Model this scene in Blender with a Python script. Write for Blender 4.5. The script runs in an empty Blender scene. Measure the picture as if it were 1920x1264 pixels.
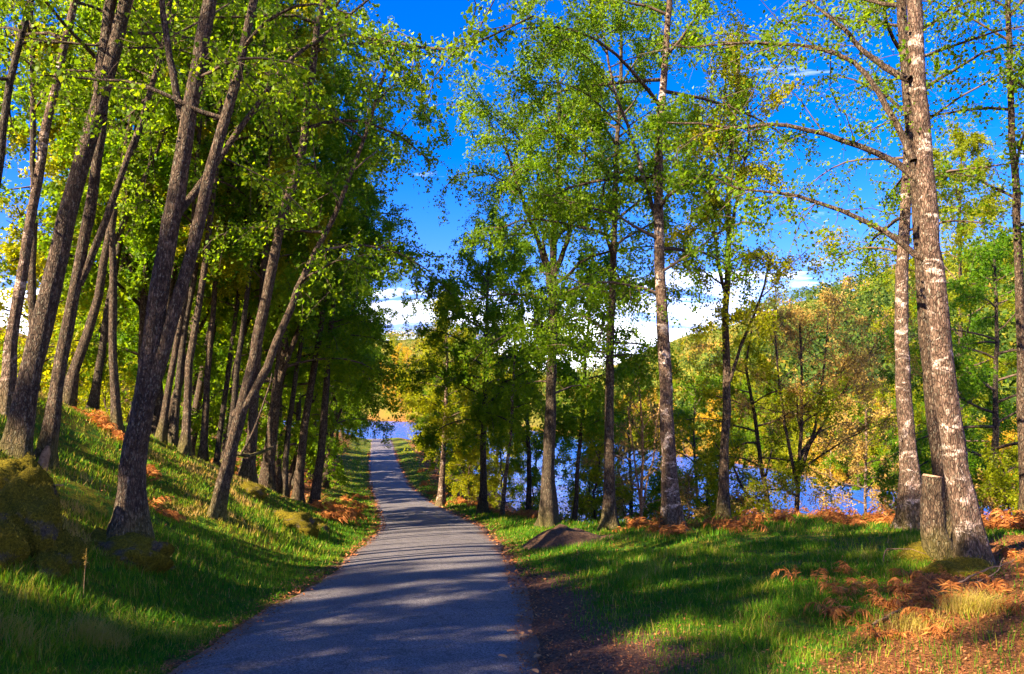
import bpy, math, random
import numpy as np
from mathutils import Vector

# ------------------------------------------------------------------ camera, sky, sun, exposure
SC = bpy.context.scene
COL = SC.collection
CAMZ, FPX, PITCH = 1.65, 1400.0, math.atan(128 / 1400.0)
cam = bpy.data.cameras.new('camera')
cam.sensor_width = 36.0
cam.lens = 36.0 * FPX / 1920.0
cam.clip_start, cam.clip_end = 0.05, 6000
camo = bpy.data.objects.new('camera', cam)
camo.location = (0, 0, CAMZ)
camo.rotation_euler = (math.pi / 2 + PITCH, 0, 0)
COL.objects.link(camo)
SC.camera = camo

SUN_TO = Vector((-0.74, -0.55, 0.62)).normalized()        # direction towards the sun
SUN_EL = math.asin(SUN_TO.z)
SUN_AZ = math.atan2(SUN_TO.x, SUN_TO.y)                    # clockwise from +Y
sun = bpy.data.lights.new('sun', 'SUN')
sun.energy = 5.0
sun.angle = math.radians(0.5)
sun.color = (1.0, 0.86, 0.60)
suno = bpy.data.objects.new('sun', sun)
suno.rotation_euler = SUN_TO.to_track_quat('Z', 'Y').to_euler()
COL.objects.link(suno)

W = bpy.data.worlds.new('World')
SC.world = W
W.use_nodes = True
wn, wl = W.node_tree.nodes, W.node_tree.links
wn.clear()


def nd(tree, kind, **kw):
    n = tree.nodes.new(kind)
    for k, v in kw.items():
        if k.startswith('i_'):
            n.inputs[k[2:].replace('_', ' ')].default_value = v
        elif isinstance(k, str) and k.startswith('n'):
            n.inputs[int(k[1:])].default_value = v
        else:
            setattr(n, k, v)
    return n


def mathn(t, op, a, b=None, clamp=False):
    n = t.nodes.new('ShaderNodeMath')
    n.operation = op
    n.use_clamp = clamp
    for i, v in enumerate((a, b)):
        if v is None:
            continue
        if isinstance(v, (int, float)):
            n.inputs[i].default_value = v
        else:
            t.links.new(v, n.inputs[i])
    return n.outputs[0]


def mixc(t, fac, a, b, mode='MIX'):
    n = t.nodes.new('ShaderNodeMix')
    n.data_type = 'RGBA'
    n.blend_type = mode
    for sock, v in ((n.inputs[0], fac), (n.inputs[6], a), (n.inputs[7], b)):
        if isinstance(v, (int, float)):
            sock.default_value = v
        elif isinstance(v, tuple):
            sock.default_value = v if len(v) == 4 else (*v, 1)
        else:
            t.links.new(v, sock)
    return n.outputs[2]


def ramp(t, fac, stops, interp='LINEAR'):
    n = t.nodes.new('ShaderNodeValToRGB')
    n.color_ramp.interpolation = interp
    e = n.color_ramp.elements
    while len(e) < len(stops):
        e.new(0.5)
    for i, (p, c) in enumerate(stops):
        e[i].position = p
        c = c if isinstance(c, tuple) else (c, c, c)
        e[i].color = c if len(c) == 4 else (*c, 1)
    t.links.new(fac, n.inputs[0])
    return n.outputs[0]


t = W.node_tree
sky = nd(t, 'ShaderNodeTexSky', sky_type='NISHITA', sun_disc=False)
sky.sun_elevation = SUN_EL
sky.sun_rotation = SUN_AZ
sky.altitude = 200
sky.air_density = 1.0
sky.dust_density = 0.25
sky.ozone_density = 3.0
hs = nd(t, 'ShaderNodeHueSaturation')
hs.inputs['Saturation'].default_value = 1.5
hs.inputs['Value'].default_value = 0.95
wl.new(sky.outputs[0], hs.inputs['Color'])
tc = nd(t, 'ShaderNodeTexCoord')
sep = nd(t, 'ShaderNodeSeparateXYZ')
wl.new(tc.outputs['Generated'], sep.inputs[0])
zc = mathn(t, 'ADD', mathn(t, 'MAXIMUM', sep.outputs[2], 0.0), 0.10)
cmb = nd(t, 'ShaderNodeCombineXYZ')
wl.new(mathn(t, 'MULTIPLY', mathn(t, 'DIVIDE', sep.outputs[0], zc), .5), cmb.inputs[0])
wl.new(mathn(t, 'DIVIDE', sep.outputs[1], zc), cmb.inputs[1])
cl = nd(t, 'ShaderNodeTexNoise', i_Scale=1.6, i_Detail=7.0, i_Roughness=0.62, i_Distortion=0.5)
wl.new(cmb.outputs[0], cl.inputs['Vector'])
low = mathn(t, 'MULTIPLY', mathn(t, 'SUBTRACT', 0.20, sep.outputs[2], True), 2.1)   # denser cloud towards the horizon
cm = ramp(t, mathn(t, 'ADD', cl.outputs[0], low), [(0.60, 0.0), (0.86, 1.0)])
deep = mixc(t, 1.0, hs.outputs[0], (.62, .43, .80), 'MULTIPLY')
cloudcol = mixc(t, cm, deep, (12.0, 12.0, 12.2))
bg = nd(t, 'ShaderNodeBackground', i_Strength=0.10)
wl.new(cloudcol, bg.inputs[0])
wo = nd(t, 'ShaderNodeOutputWorld')
wl.new(bg.outputs[0], wo.inputs[0])

SC.view_settings.view_transform = 'Standard'
SC.view_settings.look = 'None'
SC.view_settings.exposure = 2.35
SC.view_settings.gamma = 1.0
SC.view_settings.use_curve_mapping = False
SC.render.engine = 'CYCLES'
cy = SC.cycles
cy.max_bounces, cy.diffuse_bounces, cy.glossy_bounces = 7, 4, 2
cy.transmission_bounces, cy.transparent_max_bounces = 3, 4
cy.use_denoising = True
try:
    cy.denoiser = 'OPENIMAGEDENOISE'
except Exception:
    pass
cy.sample_clamp_indirect = 4.0
cy.use_adaptive_sampling = True
cy.adaptive_threshold = 0.02

# ------------------------------------------------------------------ pixel -> direction, place of the road, shape of the land
CP, SP = math.cos(PITCH), math.sin(PITCH)


def P(px, py, d):
    """point on the view ray of a photo pixel at depth y = d"""
    u, v = (px - 960) / FPX, (632 - py) / FPX
    dx, dy, dz = u, CP - v * SP, SP + v * CP
    return np.array((dx / dy * d, d, CAMZ + dz / dy * d))


def smooth_table(kx, kv, w, lo=-60, hi=260, n=3201):
    ys = np.linspace(lo, hi, n)
    v = np.interp(ys, kx, kv)
    k = int(w / (ys[1] - ys[0]))
    k += 1 - k % 2
    ker = np.hanning(k + 2)[1:-1]
    ker /= ker.sum()
    v2 = np.convolve(np.pad(v, k // 2, mode='edge'), ker, mode='valid')
    return ys, v2


TX = smooth_table([-60, 0, 6, 10, 16, 22, 27.5, 40, 57, 78, 115, 130, 145, 160, 260],
                  [-1.2, -1.25, -1.25, -1.29, -1.67, -2.3, -3.3, -5.7, -9.2, -13.3, -19.9, -24, -33, -52, -200], 7)
TZ = smooth_table([-60, 0, 5.8, 10, 16, 22, 27.5, 40, 57, 78, 100, 114, 130, 150, 260],
                  [3, 0, -.45, -.78, -1.32, -1.9, -2.4, -3.48, -4.4, -4.0, -3.72, -3.62, -4.1, -5.6, -6], 7)


def xr(y): return np.interp(y, *TX)
def zr(y): return np.interp(y, *TZ)


def sdist(poly, x, y):
    """distance to a closed polygon, negative inside"""
    x, y = np.asarray(x, float), np.asarray(y, float)
    best = np.full(x.shape, 1e18)
    inside = np.zeros(x.shape, bool)
    n = len(poly)
    for i in range(n):
        (x0, y0), (x1, y1) = poly[i], poly[(i + 1) % n]
        ex, ey = x1 - x0, y1 - y0
        u = np.clip(((x - x0) * ex + (y - y0) * ey) / (ex * ex + ey * ey), 0, 1)
        best = np.minimum(best, (x - x0 - u * ex) ** 2 + (y - y0 - u * ey) ** 2)
        c = ((y0 > y) != (y1 > y)) & (x < ex * (y - y0) / (ey if ey else 1e-9) + x0)
        inside ^= c
    d = np.sqrt(best)
    return np.where(inside, -d, d)


NEAR = [(90, -20), (40, 3), (20, 9.5), (12, 12.5), (8, 15.6), (4, 17.6), (1.9, 21.5), (.2, 27), (-1.2, 34), (-3, 42), (-6, 60),
        (-9.6, 80), (-15, 110), (-19, 128), (-40, 146), (-90, 160), (-900, 170), (-900, -400), (300, -400)]
FAR = [(140, 8), (62, 44), (38, 74), (29, 140), (2, 280), (-63, 420), (-200, 520), (-900, 620), (-900, 1600), (1500, 1600), (1500, -100)]
LAKE = -7.4


def hashn(ix, iy, s):
    h = (ix.astype(np.int64) * 374761393 + iy.astype(np.int64) * 668265263 + s * 974711) & 0x7fffffff
    h = ((h ^ (h >> 13)) * 1274126177) & 0x7fffffff
    return ((h ^ (h >> 16)) & 0xffff) / 65535.0


def vn(x, y, sc=1.0, s=0):
    x, y = np.asarray(x, float) / sc, np.asarray(y, float) / sc
    ix, iy = np.floor(x), np.floor(y)
    fx, fy = x - ix, y - iy
    fx, fy = fx * fx * (3 - 2 * fx), fy * fy * (3 - 2 * fy)
    a, b = hashn(ix, iy, s), hashn(ix + 1, iy, s)
    c, d = hashn(ix, iy + 1, s), hashn(ix + 1, iy + 1, s)
    return (a + (b - a) * fx) * (1 - fy) + (c + (d - c) * fx) * fy


def sst(a, b, x):
    u = np.clip((x - a) / (b - a), 0, 1)
    return u * u * (3 - 2 * u)


def gz(x, y):
    x, y = np.asarray(x, float), np.asarray(y, float)
    s = x - xr(y)
    a = np.abs(s)
    road = zr(y)
    # left bank: rises from the verge to a rounded shoulder, then the wooded hillside
    k = 0.60 - 0.42 * sst(12, 27, y) + 0.06 * sst(40, 90, y)
    u = np.maximum(a - 1.55, 0)
    soft = np.where(u < 1.2, u * u / 2.4, u - 0.6)
    ac = 5.2
    hl = k * np.minimum(soft, ac) + 0.10 * np.clip(soft - ac, 0, 7) + 0.34 * np.maximum(soft - ac - 7, 0)
    bump = (vn(x, y, 1.7, 1) - .5) * 0.30 + (vn(x, y, .6, 2) - .5) * 0.10 + (vn(x, y, 6, 3) - .5) * 0.5
    hl = hl + bump * sst(1.8, 4.0, a)
    hl = np.minimum(hl, 45 + 0 * hl)
    # right: verge and grassy shelf
    hr = 0.02 + 0.10 * np.minimum(np.maximum(a - 1.5, 0), 5.5)
    hr = hr + ((vn(x, y, 1.9, 4) - .5) * 0.22 + (vn(x, y, .55, 5) - .5) * 0.08) * sst(2.2, 4.5, a)
    h = np.where(s < 0, hl, hr)
    h = np.where(a < 1.75, h * sst(1.40, 1.62, a) - 0.05 * (1 - sst(1.35, 1.55, a)), h)
    # the drop to the lake
    e = sdist(NEAR, x, y)
    ee = np.maximum(e + 1.0, 0)
    drop = np.where(ee < 2.0, ee * ee / 4.0, ee - 1.0) * 0.52
    near = np.maximum(road + h - drop, -9.5) + (vn(x, y, 3, 6) - .5) * .5 * sst(0, 3, e)
    # beyond the water: wooded hills
    f = -sdist(FAR, x, y)
    cap = 27 + 60 * sst(10, -40, x) + 60 * sst(60, 210, x) + 10 * (vn(x, y, 120, 7) - .5)
    hill = LAKE - 1.2 + np.where(f > 0, cap * (1 - np.exp(-np.maximum(f, 0) * (.42 + .25 * sst(0, -50, x) + .30 * sst(50, 160, x)) / cap)), f * 0.5)
    hill = hill + (vn(x, y, 25, 8) - .5) * 5 * sst(5, 40, f)
    return np.where(f > -10, np.maximum(near, np.maximum(hill, -9.5)), near)


def g1(x, y):
    return float(gz(np.array([x]), np.array([y]))[0])


# ------------------------------------------------------------------ mesh helpers
class Geo:
    def __init__(self):
        self.v, self.f, self.m, self.n = [], [], [], 0
        self.attr = {}

    def add(self, v, f, mat=0, **attr):
        v = np.asarray(v, np.float32).reshape(-1, 3)
        f = np.asarray(f, np.int32)
        self.v.append(v)
        self.f.append(f + self.n)
        self.m.append(np.full(len(f), mat, np.int32))
        for k_ in set(self.attr) | set(attr):
            lst = self.attr.setdefault(k_, [np.zeros(self.n, np.float32)] if self.n else [])
            val = attr.get(k_, 0.0)
            lst.append(np.broadcast_to(np.asarray(val, np.float32), (len(v),)))
        self.n += len(v)

    def mesh(self, name, mats, smooth=True, origin=None):
        v = np.concatenate(self.v) if self.v else np.zeros((0, 3), np.float32)
        if origin is not None:
            v = v - np.asarray(origin, np.float32)
        me = bpy.data.meshes.new(name)
        tot = np.concatenate([np.full(len(f), f.shape[1], np.int32) for f in self.f])
        loops = np.concatenate([f.ravel() for f in self.f])
        mi = np.concatenate(self.m)
        start = np.concatenate(([0], np.cumsum(tot)[:-1])).astype(np.int32)
        me.vertices.add(len(v))
        me.vertices.foreach_set('co', v.astype(np.float32).ravel())
        me.loops.add(len(loops))
        me.loops.foreach_set('vertex_index', loops.astype(np.int32))
        me.polygons.add(len(tot))
        me.polygons.foreach_set('loop_start', start)
        me.polygons.foreach_set('loop_total', tot)
        me.polygons.foreach_set('material_index', mi)
        me.polygons.foreach_set('use_smooth', np.full(len(tot), smooth, bool))
        for m in mats:
            me.materials.append(m)
        for k_, lst in self.attr.items():
            a = me.attributes.new(k_, 'FLOAT', 'POINT')
            a.data.foreach_set('value', np.concatenate(lst).astype(np.float32))
        me.update(calc_edges=True)
        return me


def link(name, me, parent=None, loc=(0, 0, 0)):
    o = bpy.data.objects.new(name, me)
    o.location = loc
    if parent is not None:
        o.parent = parent
    COL.objects.link(o)
    return o


def empty(name, loc, rz=0.0):
    o = bpy.data.objects.new(name, None)
    o.empty_display_size = 0.3
    o.location = loc
    o.rotation_euler = (0, 0, rz)
    COL.objects.link(o)
    return o


def tag(o, label=None, cat=None, group=None, kind=None):
    for k_, v in (('label', label), ('category', cat), ('group', group), ('kind', kind)):
        if v is not None:
            o[k_] = v
    return o


def tube(g, pts, rad, sides=6, mat=0, cap=True, lump=None, rng=None):
    pts = np.asarray(pts, float)
    n = len(pts)
    tan = np.gradient(pts, axis=0)
    tan /= np.linalg.norm(tan, axis=1)[:, None] + 1e-9
    ref = np.array((1.0, 0, 0)) if abs(tan[0][0]) < 0.8 else np.array((0, 1.0, 0))
    U = np.zeros((n, 3))
    for i in range(n):
        r_ = ref - tan[i] * ref.dot(tan[i])
        r_ /= np.linalg.norm(r_) + 1e-9
        U[i] = r_
        ref = r_
    V = np.cross(tan, U)
    ph = np.arange(sides) * 2 * math.pi / sides
    R = np.broadcast_to(np.asarray(rad, float).reshape(n, -1), (n, sides)).copy()
    if lump is not None:
        R = R * lump(ph, n)
    v = pts[:, None, :] + R[:, :, None] * (np.cos(ph)[None, :, None] * U[:, None, :] + np.sin(ph)[None, :, None] * V[:, None, :])
    i = np.arange(n - 1)[:, None] * sides
    j = np.arange(sides)[None, :]
    jn = (j + 1) % sides
    f = np.stack([i + j, i + jn, i + sides + jn, i + sides + j], -1).reshape(-1, 4)
    g.add(v.reshape(-1, 3), f, mat)
    if cap:
        base = (n - 1) * sides
        vv = v[-1]
        g.add(np.vstack([vv, pts[-1]]), np.array([(q, (q + 1) % sides, sides) for q in range(sides)]), mat)


def resample(pts, n, rng=None, wig=0.0):
    """smooth curve through the points"""
    pts = np.asarray(pts, float)
    d = np.concatenate(([0], np.cumsum(np.linalg.norm(np.diff(pts, axis=0), axis=1))))
    s = np.linspace(0, d[-1], n * 4)
    q = np.stack([np.interp(s, d, pts[:, k_]) for k_ in range(3)], 1)
    w = max(3, (n * 4) // (len(pts) * 2) | 1)
    ker = np.hanning(w + 2)[1:-1]
    ker /= ker.sum()
    m = w // 2
    qp = np.vstack([q[0] - (q[1:m + 1] - q[0])[::-1], q, q[-1] - (q[-m - 1:-1] - q[-1])[::-1]])
    q = np.stack([np.convolve(qp[:, k_], ker, mode='valid') for k_ in range(3)], 1)
    idx = np.linspace(0, len(q) - 1, n).round().astype(int)
    q = q[idx]
    if rng is not None and wig:
        nz = np.cumsum(rng.normal(0, wig, (n, 3)), 0)
        nz -= np.linspace(0, 1, n)[:, None] * nz[-1]
        q = q + nz
    return q


def leaves(g, rng, c, size, mat, hang=0.5, width=0.78, simple=False):
    n = len(c)
    a = rng.normal(0, 1, (n, 3))
    a[:, 2] -= hang * 1.6
    a /= np.linalg.norm(a, axis=1)[:, None]
    b = np.cross(a, rng.normal(0, 1, (n, 3)))
    b /= np.linalg.norm(b, axis=1)[:, None] + 1e-9
    nn = np.cross(a, b)
    L = (size * rng.uniform(.5, 1.4, n))[:, None]
    w = L * width * .5
    if simple:                                            # far enough to need only three corners
        v = np.stack([c - b * w, c + b * w, c + a * L], 1).reshape(-1, 3)
        g.add(v, np.arange(n * 3).reshape(n, 3), mat)
        return
    k_ = L * .08
    v = np.stack([c, c + a * L * .42 + b * w + nn * k_, c + a * L, c + a * L * .42 - b * w + nn * k_], 1).reshape(-1, 3)
    f = np.arange(n * 4).reshape(n, 4)
    g.add(v, f, mat)


# ------------------------------------------------------------------ materials
def newmat(name):
    m = bpy.data.materials.new(name)
    m.use_nodes = True
    m.node_tree.nodes.clear()
    return m, m.node_tree


def out(t, sh, disp=None):
    o = t.nodes.new('ShaderNodeOutputMaterial')
    t.links.new(sh, o.inputs[0])


def princ(t, col, rough=0.8, spec=0.3, normal=None):
    p = t.nodes.new('ShaderNodeBsdfPrincipled')
    for nm, v in (('Base Color', col), ('Roughness', rough), ('Specular IOR Level', spec), ('Normal', normal)):
        if v is None:
            continue
        if isinstance(v, (int, float)):
            p.inputs[nm].default_value = v
        elif isinstance(v, tuple):
            p.inputs[nm].default_value = (*v, 1)
        else:
            t.links.new(v, p.inputs[nm])
    return p.outputs[0]


def bumpn(t, h, dist=0.02, st=1.0):
    b = nd(t, 'ShaderNodeBump', i_Strength=st, i_Distance=dist)
    t.links.new(h, b.inputs['Height'])
    return b.outputs[0]


def noise(t, sc, det=4.0, rough=.55, vec=None, dist=0.0):
    n = nd(t, 'ShaderNodeTexNoise', i_Scale=sc, i_Detail=det, i_Roughness=rough, i_Distortion=dist)
    if vec is not None:
        t.links.new(vec, n.inputs['Vector'])
    return n.outputs[0]


def objvec(t, scale=(1, 1, 1)):
    tc_ = t.nodes.new('ShaderNodeTexCoord')
    mp = t.nodes.new('ShaderNodeMapping')
    mp.inputs['Scale'].default_value = scale
    t.links.new(tc_.outputs['Object'], mp.inputs[0])
    return mp.outputs[0]


def leafmat(name, stops, trans=0.5, tr_gain=2.0, rough=.5):
    m, t = newmat(name)
    geo = t.nodes.new('ShaderNodeNewGeometry')
    oi = t.nodes.new('ShaderNodeObjectInfo')
    cl_ = noise(t, 1.1, 2.0, vec=objvec(t))
    f = mathn(t, 'ADD', mathn(t, 'MULTIPLY', geo.outputs['Random Per Island'], .55), mathn(t, 'MULTIPLY', cl_, .7))
    f = mathn(t, 'ADD', f, mathn(t, 'MULTIPLY', mathn(t, 'SUBTRACT', oi.outputs['Random'], .5), .22))
    c = ramp(t, mathn(t, 'SUBTRACT', f, .12), stops)
    p = princ(t, c, rough, .15)
    tr = t.nodes.new('ShaderNodeBsdfTranslucent')
    c2 = mixc(t, 1.0, c, (tr_gain * 1.1, tr_gain * 1.0, tr_gain * .55), 'MULTIPLY')
    t.links.new(c2, tr.inputs[0])
    mx = t.nodes.new('ShaderNodeMixShader')
    mx.inputs[0].default_value = trans
    t.links.new(p, mx.inputs[1])
    t.links.new(tr.outputs[0], mx.inputs[2])
    out(t, mx.outputs[0])
    return m


def barkmat(name, dark, mid, light, white=0.0, moss=0.0, scale=1.0):
    m, t = newmat(name)
    v1 = objvec(t, (1, 1, .45))
    v2 = objvec(t, (1.0, 1.0, 1.7))
    v3 = objvec(t, (1, 1, .30))
    n1 = noise(t, 22 * scale, 6, .65, v1)
    n2 = noise(t, 3.2, 3, .5, v1)
    vo = nd(t, 'ShaderNodeTexVoronoi', feature='DISTANCE_TO_EDGE', i_Scale=40 * scale)
    t.links.new(v3, vo.inputs['Vector'])
    crack = ramp(t, vo.outputs[0], [(0.0, 0.0), (.16, 1.0)])
    c = ramp(t, n1, [(.30, dark), (.5, mid), (.66, light)])
    lich = ramp(t, noise(t, 46, 3, .6, v1), [(.56, 0.0), (.62, 1.0)])
    c = mixc(t, mathn(t, 'MULTIPLY', lich, .45), c, (.23, .21, .15))
    if white > 0:
        n3 = noise(t, 2.6, 6, .7, v2, .6)
        wm = ramp(t, n3, [(.60 - white * .25, 0.0), (.66 - white * .25, 1.0)])
        wc = ramp(t, noise(t, 9, 4, .6, v2), [(.35, (.30, .17, .13)), (.5, (.58, .42, .34)), (.7, (.74, .62, .54))])
        c = mixc(t, mathn(t, 'MULTIPLY', wm, .85), c, wc)
    c = mixc(t, mathn(t, 'MULTIPLY', mathn(t, 'SUBTRACT', 1.0, crack), .65), c, tuple(x * .45 for x in dark))
    if moss > 0:
        tc_ = t.nodes.new('ShaderNodeTexCoord')
        sp_ = t.nodes.new('ShaderNodeSeparateXYZ')
        t.links.new(tc_.outputs['Object'], sp_.inputs[0])
        hgt = ramp(t, mathn(t, 'ADD', mathn(t, 'MULTIPLY', sp_.outputs[2], .9), mathn(t, 'MULTIPLY', n2, .8)), [(.35, 1.0), (.85, 0.0)])
        c = mixc(t, mathn(t, 'MULTIPLY', hgt, moss), c, ramp(t, n1, [(.3, (.05, .05, .006)), (.7, (.17, .15, .015))]))
    h = mathn(t, 'ADD', mathn(t, 'MULTIPLY', crack, .6), n1)
    out(t, princ(t, c, .85, .2, bumpn(t, h, .02, .9)))
    return m


M = {}
G_ = lambda r, g, b: (r, g, b)
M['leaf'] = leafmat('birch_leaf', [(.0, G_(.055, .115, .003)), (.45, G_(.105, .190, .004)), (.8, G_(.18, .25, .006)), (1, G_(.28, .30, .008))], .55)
M['leaf_dark'] = leafmat('dark_green_leaf', [(.0, G_(.035, .095, .003)), (.5, G_(.070, .165, .004)), (1, G_(.14, .22, .006))], .5)
M['leaf_yellow'] = leafmat('sunlit_yellow_leaf', [(.0, G_(.10, .14, .003)), (.5, G_(.21, .235, .005)), (1, G_(.38, .32, .008))], .55)  # yellow-green leaf with sunlight on the crowns put into its colour
M['leaf_gold'] = leafmat('budding_twig', [(.0, G_(.19, .105, .025)), (.5, G_(.34, .21, .05)), (1, G_(.48, .36, .09))], .3)
M['leaf_amber'] = leafmat('amber_leaf', [(.0, G_(.26, .15, .012)), (.5, G_(.42, .27, .018)), (1, G_(.55, .40, .03))], .4)
M['needle'] = leafmat('needle', [(.0, G_(.018, .045, .008)), (1, G_(.05, .095, .015))], .2)
M['bark'] = barkmat('birch_bark', (.018, .010, .006), (.062, .036, .022), (.165, .105, .068), 0, .6)
M['bark_pale'] = barkmat('pale_birch_bark', (.026, .014, .009), (.10, .056, .037), (.25, .155, .11), .26, .35)
M['bark_dark'] = barkmat('dark_bark', (.014, .009, .006), (.045, .028, .018), (.11, .073, .05), 0, .4)
M['bark_orange'] = barkmat('orange_bark', (.10, .045, .02), (.32, .17, .07), (.5, .32, .15), 0, 0)


def twigmat():
    m, t = newmat('twig')
    c = ramp(t, noise(t, 9, 3, .6, objvec(t)), [(.3, (.045, .026, .018)), (.7, (.13, .085, .06))])
    out(t, princ(t, c, .8, .2))
    return m


M['twig'] = twigmat()


def groundmat():
    m, t = newmat('forest_ground')
    v = objvec(t)
    at = lambda n: nd(t, 'ShaderNodeAttribute', attribute_name=n).outputs['Fac']
    nf = noise(t, 30, 6, .7, v)
    nm = noise(t, 5.5, 5, .62, v)
    nl = noise(t, .9, 4, .6, v)
    grass = ramp(t, nf, [(.3, (.016, .045, .004)), (.55, (.045, .105, .007)), (.75, (.10, .15, .012))])
    moss = ramp(t, nf, [(.3, (.055, .05, .004)), (.6, (.19, .15, .010)), (.8, (.30, .21, .02))])
    rust = ramp(t, nf, [(.28, (.06, .022, .008)), (.5, (.20, .075, .022)), (.68, (.36, .16, .045)), (.8, (.24, .14, .02))])
    dirt = ramp(t, nf, [(.3, (.040, .020, .013)), (.5, (.12, .058, .036)), (.7, (.23, .12, .075))])
    c = mixc(t, ramp(t, mathn(t, 'ADD', nm, mathn(t, 'MULTIPLY', nl, .5)), [(.66, 0.0), (.80, .9)]), grass, moss)
    wob = mathn(t, 'MULTIPLY', mathn(t, 'SUBTRACT', nm, .5), 1.3)
    rm = ramp(t, mathn(t, 'ADD', at('rust'), wob), [(.35, 0.0), (.6, 1.0)])
    c = mixc(t, rm, c, rust)
    dm = ramp(t, mathn(t, 'ADD', at('dirt'), wob), [(.38, 0.0), (.58, 1.0)])
    c = mixc(t, dm, c, dirt)
    woods = ramp(t, nm, [(.35, (.06, .06, .010)), (.5, (.15, .12, .02)), (.65, (.09, .12, .012))])
    c = mixc(t, at('wood'), c, woods)
    h = mathn(t, 'ADD', nf, mathn(t, 'MULTIPLY', nm, 1.5))
    out(t, princ(t, c, .95, .1, bumpn(t, h, .05, .9)))
    return m


def roadmat():
    m, t = newmat('asphalt')
    v = objvec(t)
    at = nd(t, 'ShaderNodeAttribute', attribute_name='edge').outputs['Fac']
    st = nd(t, 'ShaderNodeTexVoronoi', i_Scale=70.0)
    t.links.new(v, st.inputs['Vector'])
    nf = noise(t, 75, 4, .8, v)
    nm = noise(t, 1.6, 5, .62, v)
    c = ramp(t, nf, [(.38, (.016, .013, .016)), (.5, (.078, .066, .073)), (.62, (.29, .25, .26))])
    chip = nd(t, 'ShaderNodeTexWhiteNoise')
    t.links.new(st.outputs['Position'], chip.inputs[0])
    c = mixc(t, ramp(t, chip.outputs[0], [(.55, 0.0), (1.0, .55)]), c, (.30, .26, .26))
    c = mixc(t, ramp(t, nm, [(.38, .35), (.62, 0.0)]), c, (.050, .043, .048))
    # long cracks and patched seams
    vo = nd(t, 'ShaderNodeTexVoronoi', feature='DISTANCE_TO_EDGE', i_Scale=.55)
    dv = nd(t, 'ShaderNodeVectorMath', operation='ADD')
    nz = nd(t, 'ShaderNodeTexNoise', i_Scale=3.0, i_Detail=4.0)
    t.links.new(v, nz.inputs['Vector'])
    t.links.new(v, dv.inputs[0])
    t.links.new(nz.outputs['Color'], dv.inputs[1])
    t.links.new(dv.outputs[0], vo.inputs['Vector'])
    crk = ramp(t, vo.outputs[0], [(0.0, .7), (.012, 0.0)])
    c = mixc(t, crk, c, (.03, .027, .03))
    soil = ramp(t, nf, [(.3, (.055, .026, .017)), (.6, (.16, .075, .045)), (.75, (.28, .14, .08))])
    em = ramp(t, mathn(t, 'ADD', at, mathn(t, 'MULTIPLY', mathn(t, 'SUBTRACT', noise(t, 6, 5, .7, v), .5), 1.4)), [(.5, 0.0), (.8, .92)])
    c = mixc(t, em, c, soil)
    h = mathn(t, 'ADD', mathn(t, 'MULTIPLY', st.outputs['Distance'], -.8), nf)
    out(t, princ(t, c, .72, .35, bumpn(t, h, .012, .8)))
    return m


def watermat():
    m, t = newmat('lake_water')
    v = objvec(t, (1, 1.0, 1))
    h = mathn(t, 'ADD', noise(t, 1.5, 4, .6, v), mathn(t, 'MULTIPLY', noise(t, .35, 2, .5, v), 1.5))
    p = t.nodes.new('ShaderNodeBsdfPrincipled')
    p.inputs['Base Color'].default_value = (.012, .085, .42, 1)
    p.inputs['Roughness'].default_value = .22
    p.inputs['IOR'].default_value = 1.33
    t.links.new(bumpn(t, h, .35, 1.0), p.inputs['Normal'])
    out(t, p.outputs[0])
    return m


def attrmat(name, stops, attr='hue', rough=.7, trans=.3, gain=1.4):
    m, t = newmat(name)
    a = nd(t, 'ShaderNodeAttribute', attribute_name=attr).outputs['Fac']
    c = ramp(t, a, stops)
    p = princ(t, c, rough, .2)
    if trans:
        tr = t.nodes.new('ShaderNodeBsdfTranslucent')
        c2 = mixc(t, 1.0, c, (gain * 1.1, gain, gain * .6), 'MULTIPLY')
        t.links.new(c2, tr.inputs[0])
        mx = t.nodes.new('ShaderNodeMixShader')
        mx.inputs[0].default_value = trans
        t.links.new(p, mx.inputs[1])
        t.links.new(tr.outputs[0], mx.inputs[2])
        p = mx.outputs[0]
    out(t, p)
    return m


def mossmat():
    m, t = newmat('moss_rock')
    v = objvec(t)
    nf = noise(t, 38, 6, .72, v)
    nm = noise(t, 3.5, 5, .6, v)
    c = ramp(t, nf, [(.3, (.04, .034, .004)), (.55, (.16, .12, .008)), (.75, (.30, .21, .016))])
    rock = ramp(t, nf, [(.3, (.03, .022, .018)), (.6, (.12, .09, .075)), (.8, (.24, .19, .17))])
    c = mixc(t, ramp(t, nm, [(.57, 0.0), (.66, .9)]), c, rock)
    out(t, princ(t, c, .95, .1, bumpn(t, mathn(t, 'ADD', nf, nm), .05, 1.0)))
    return m


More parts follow.
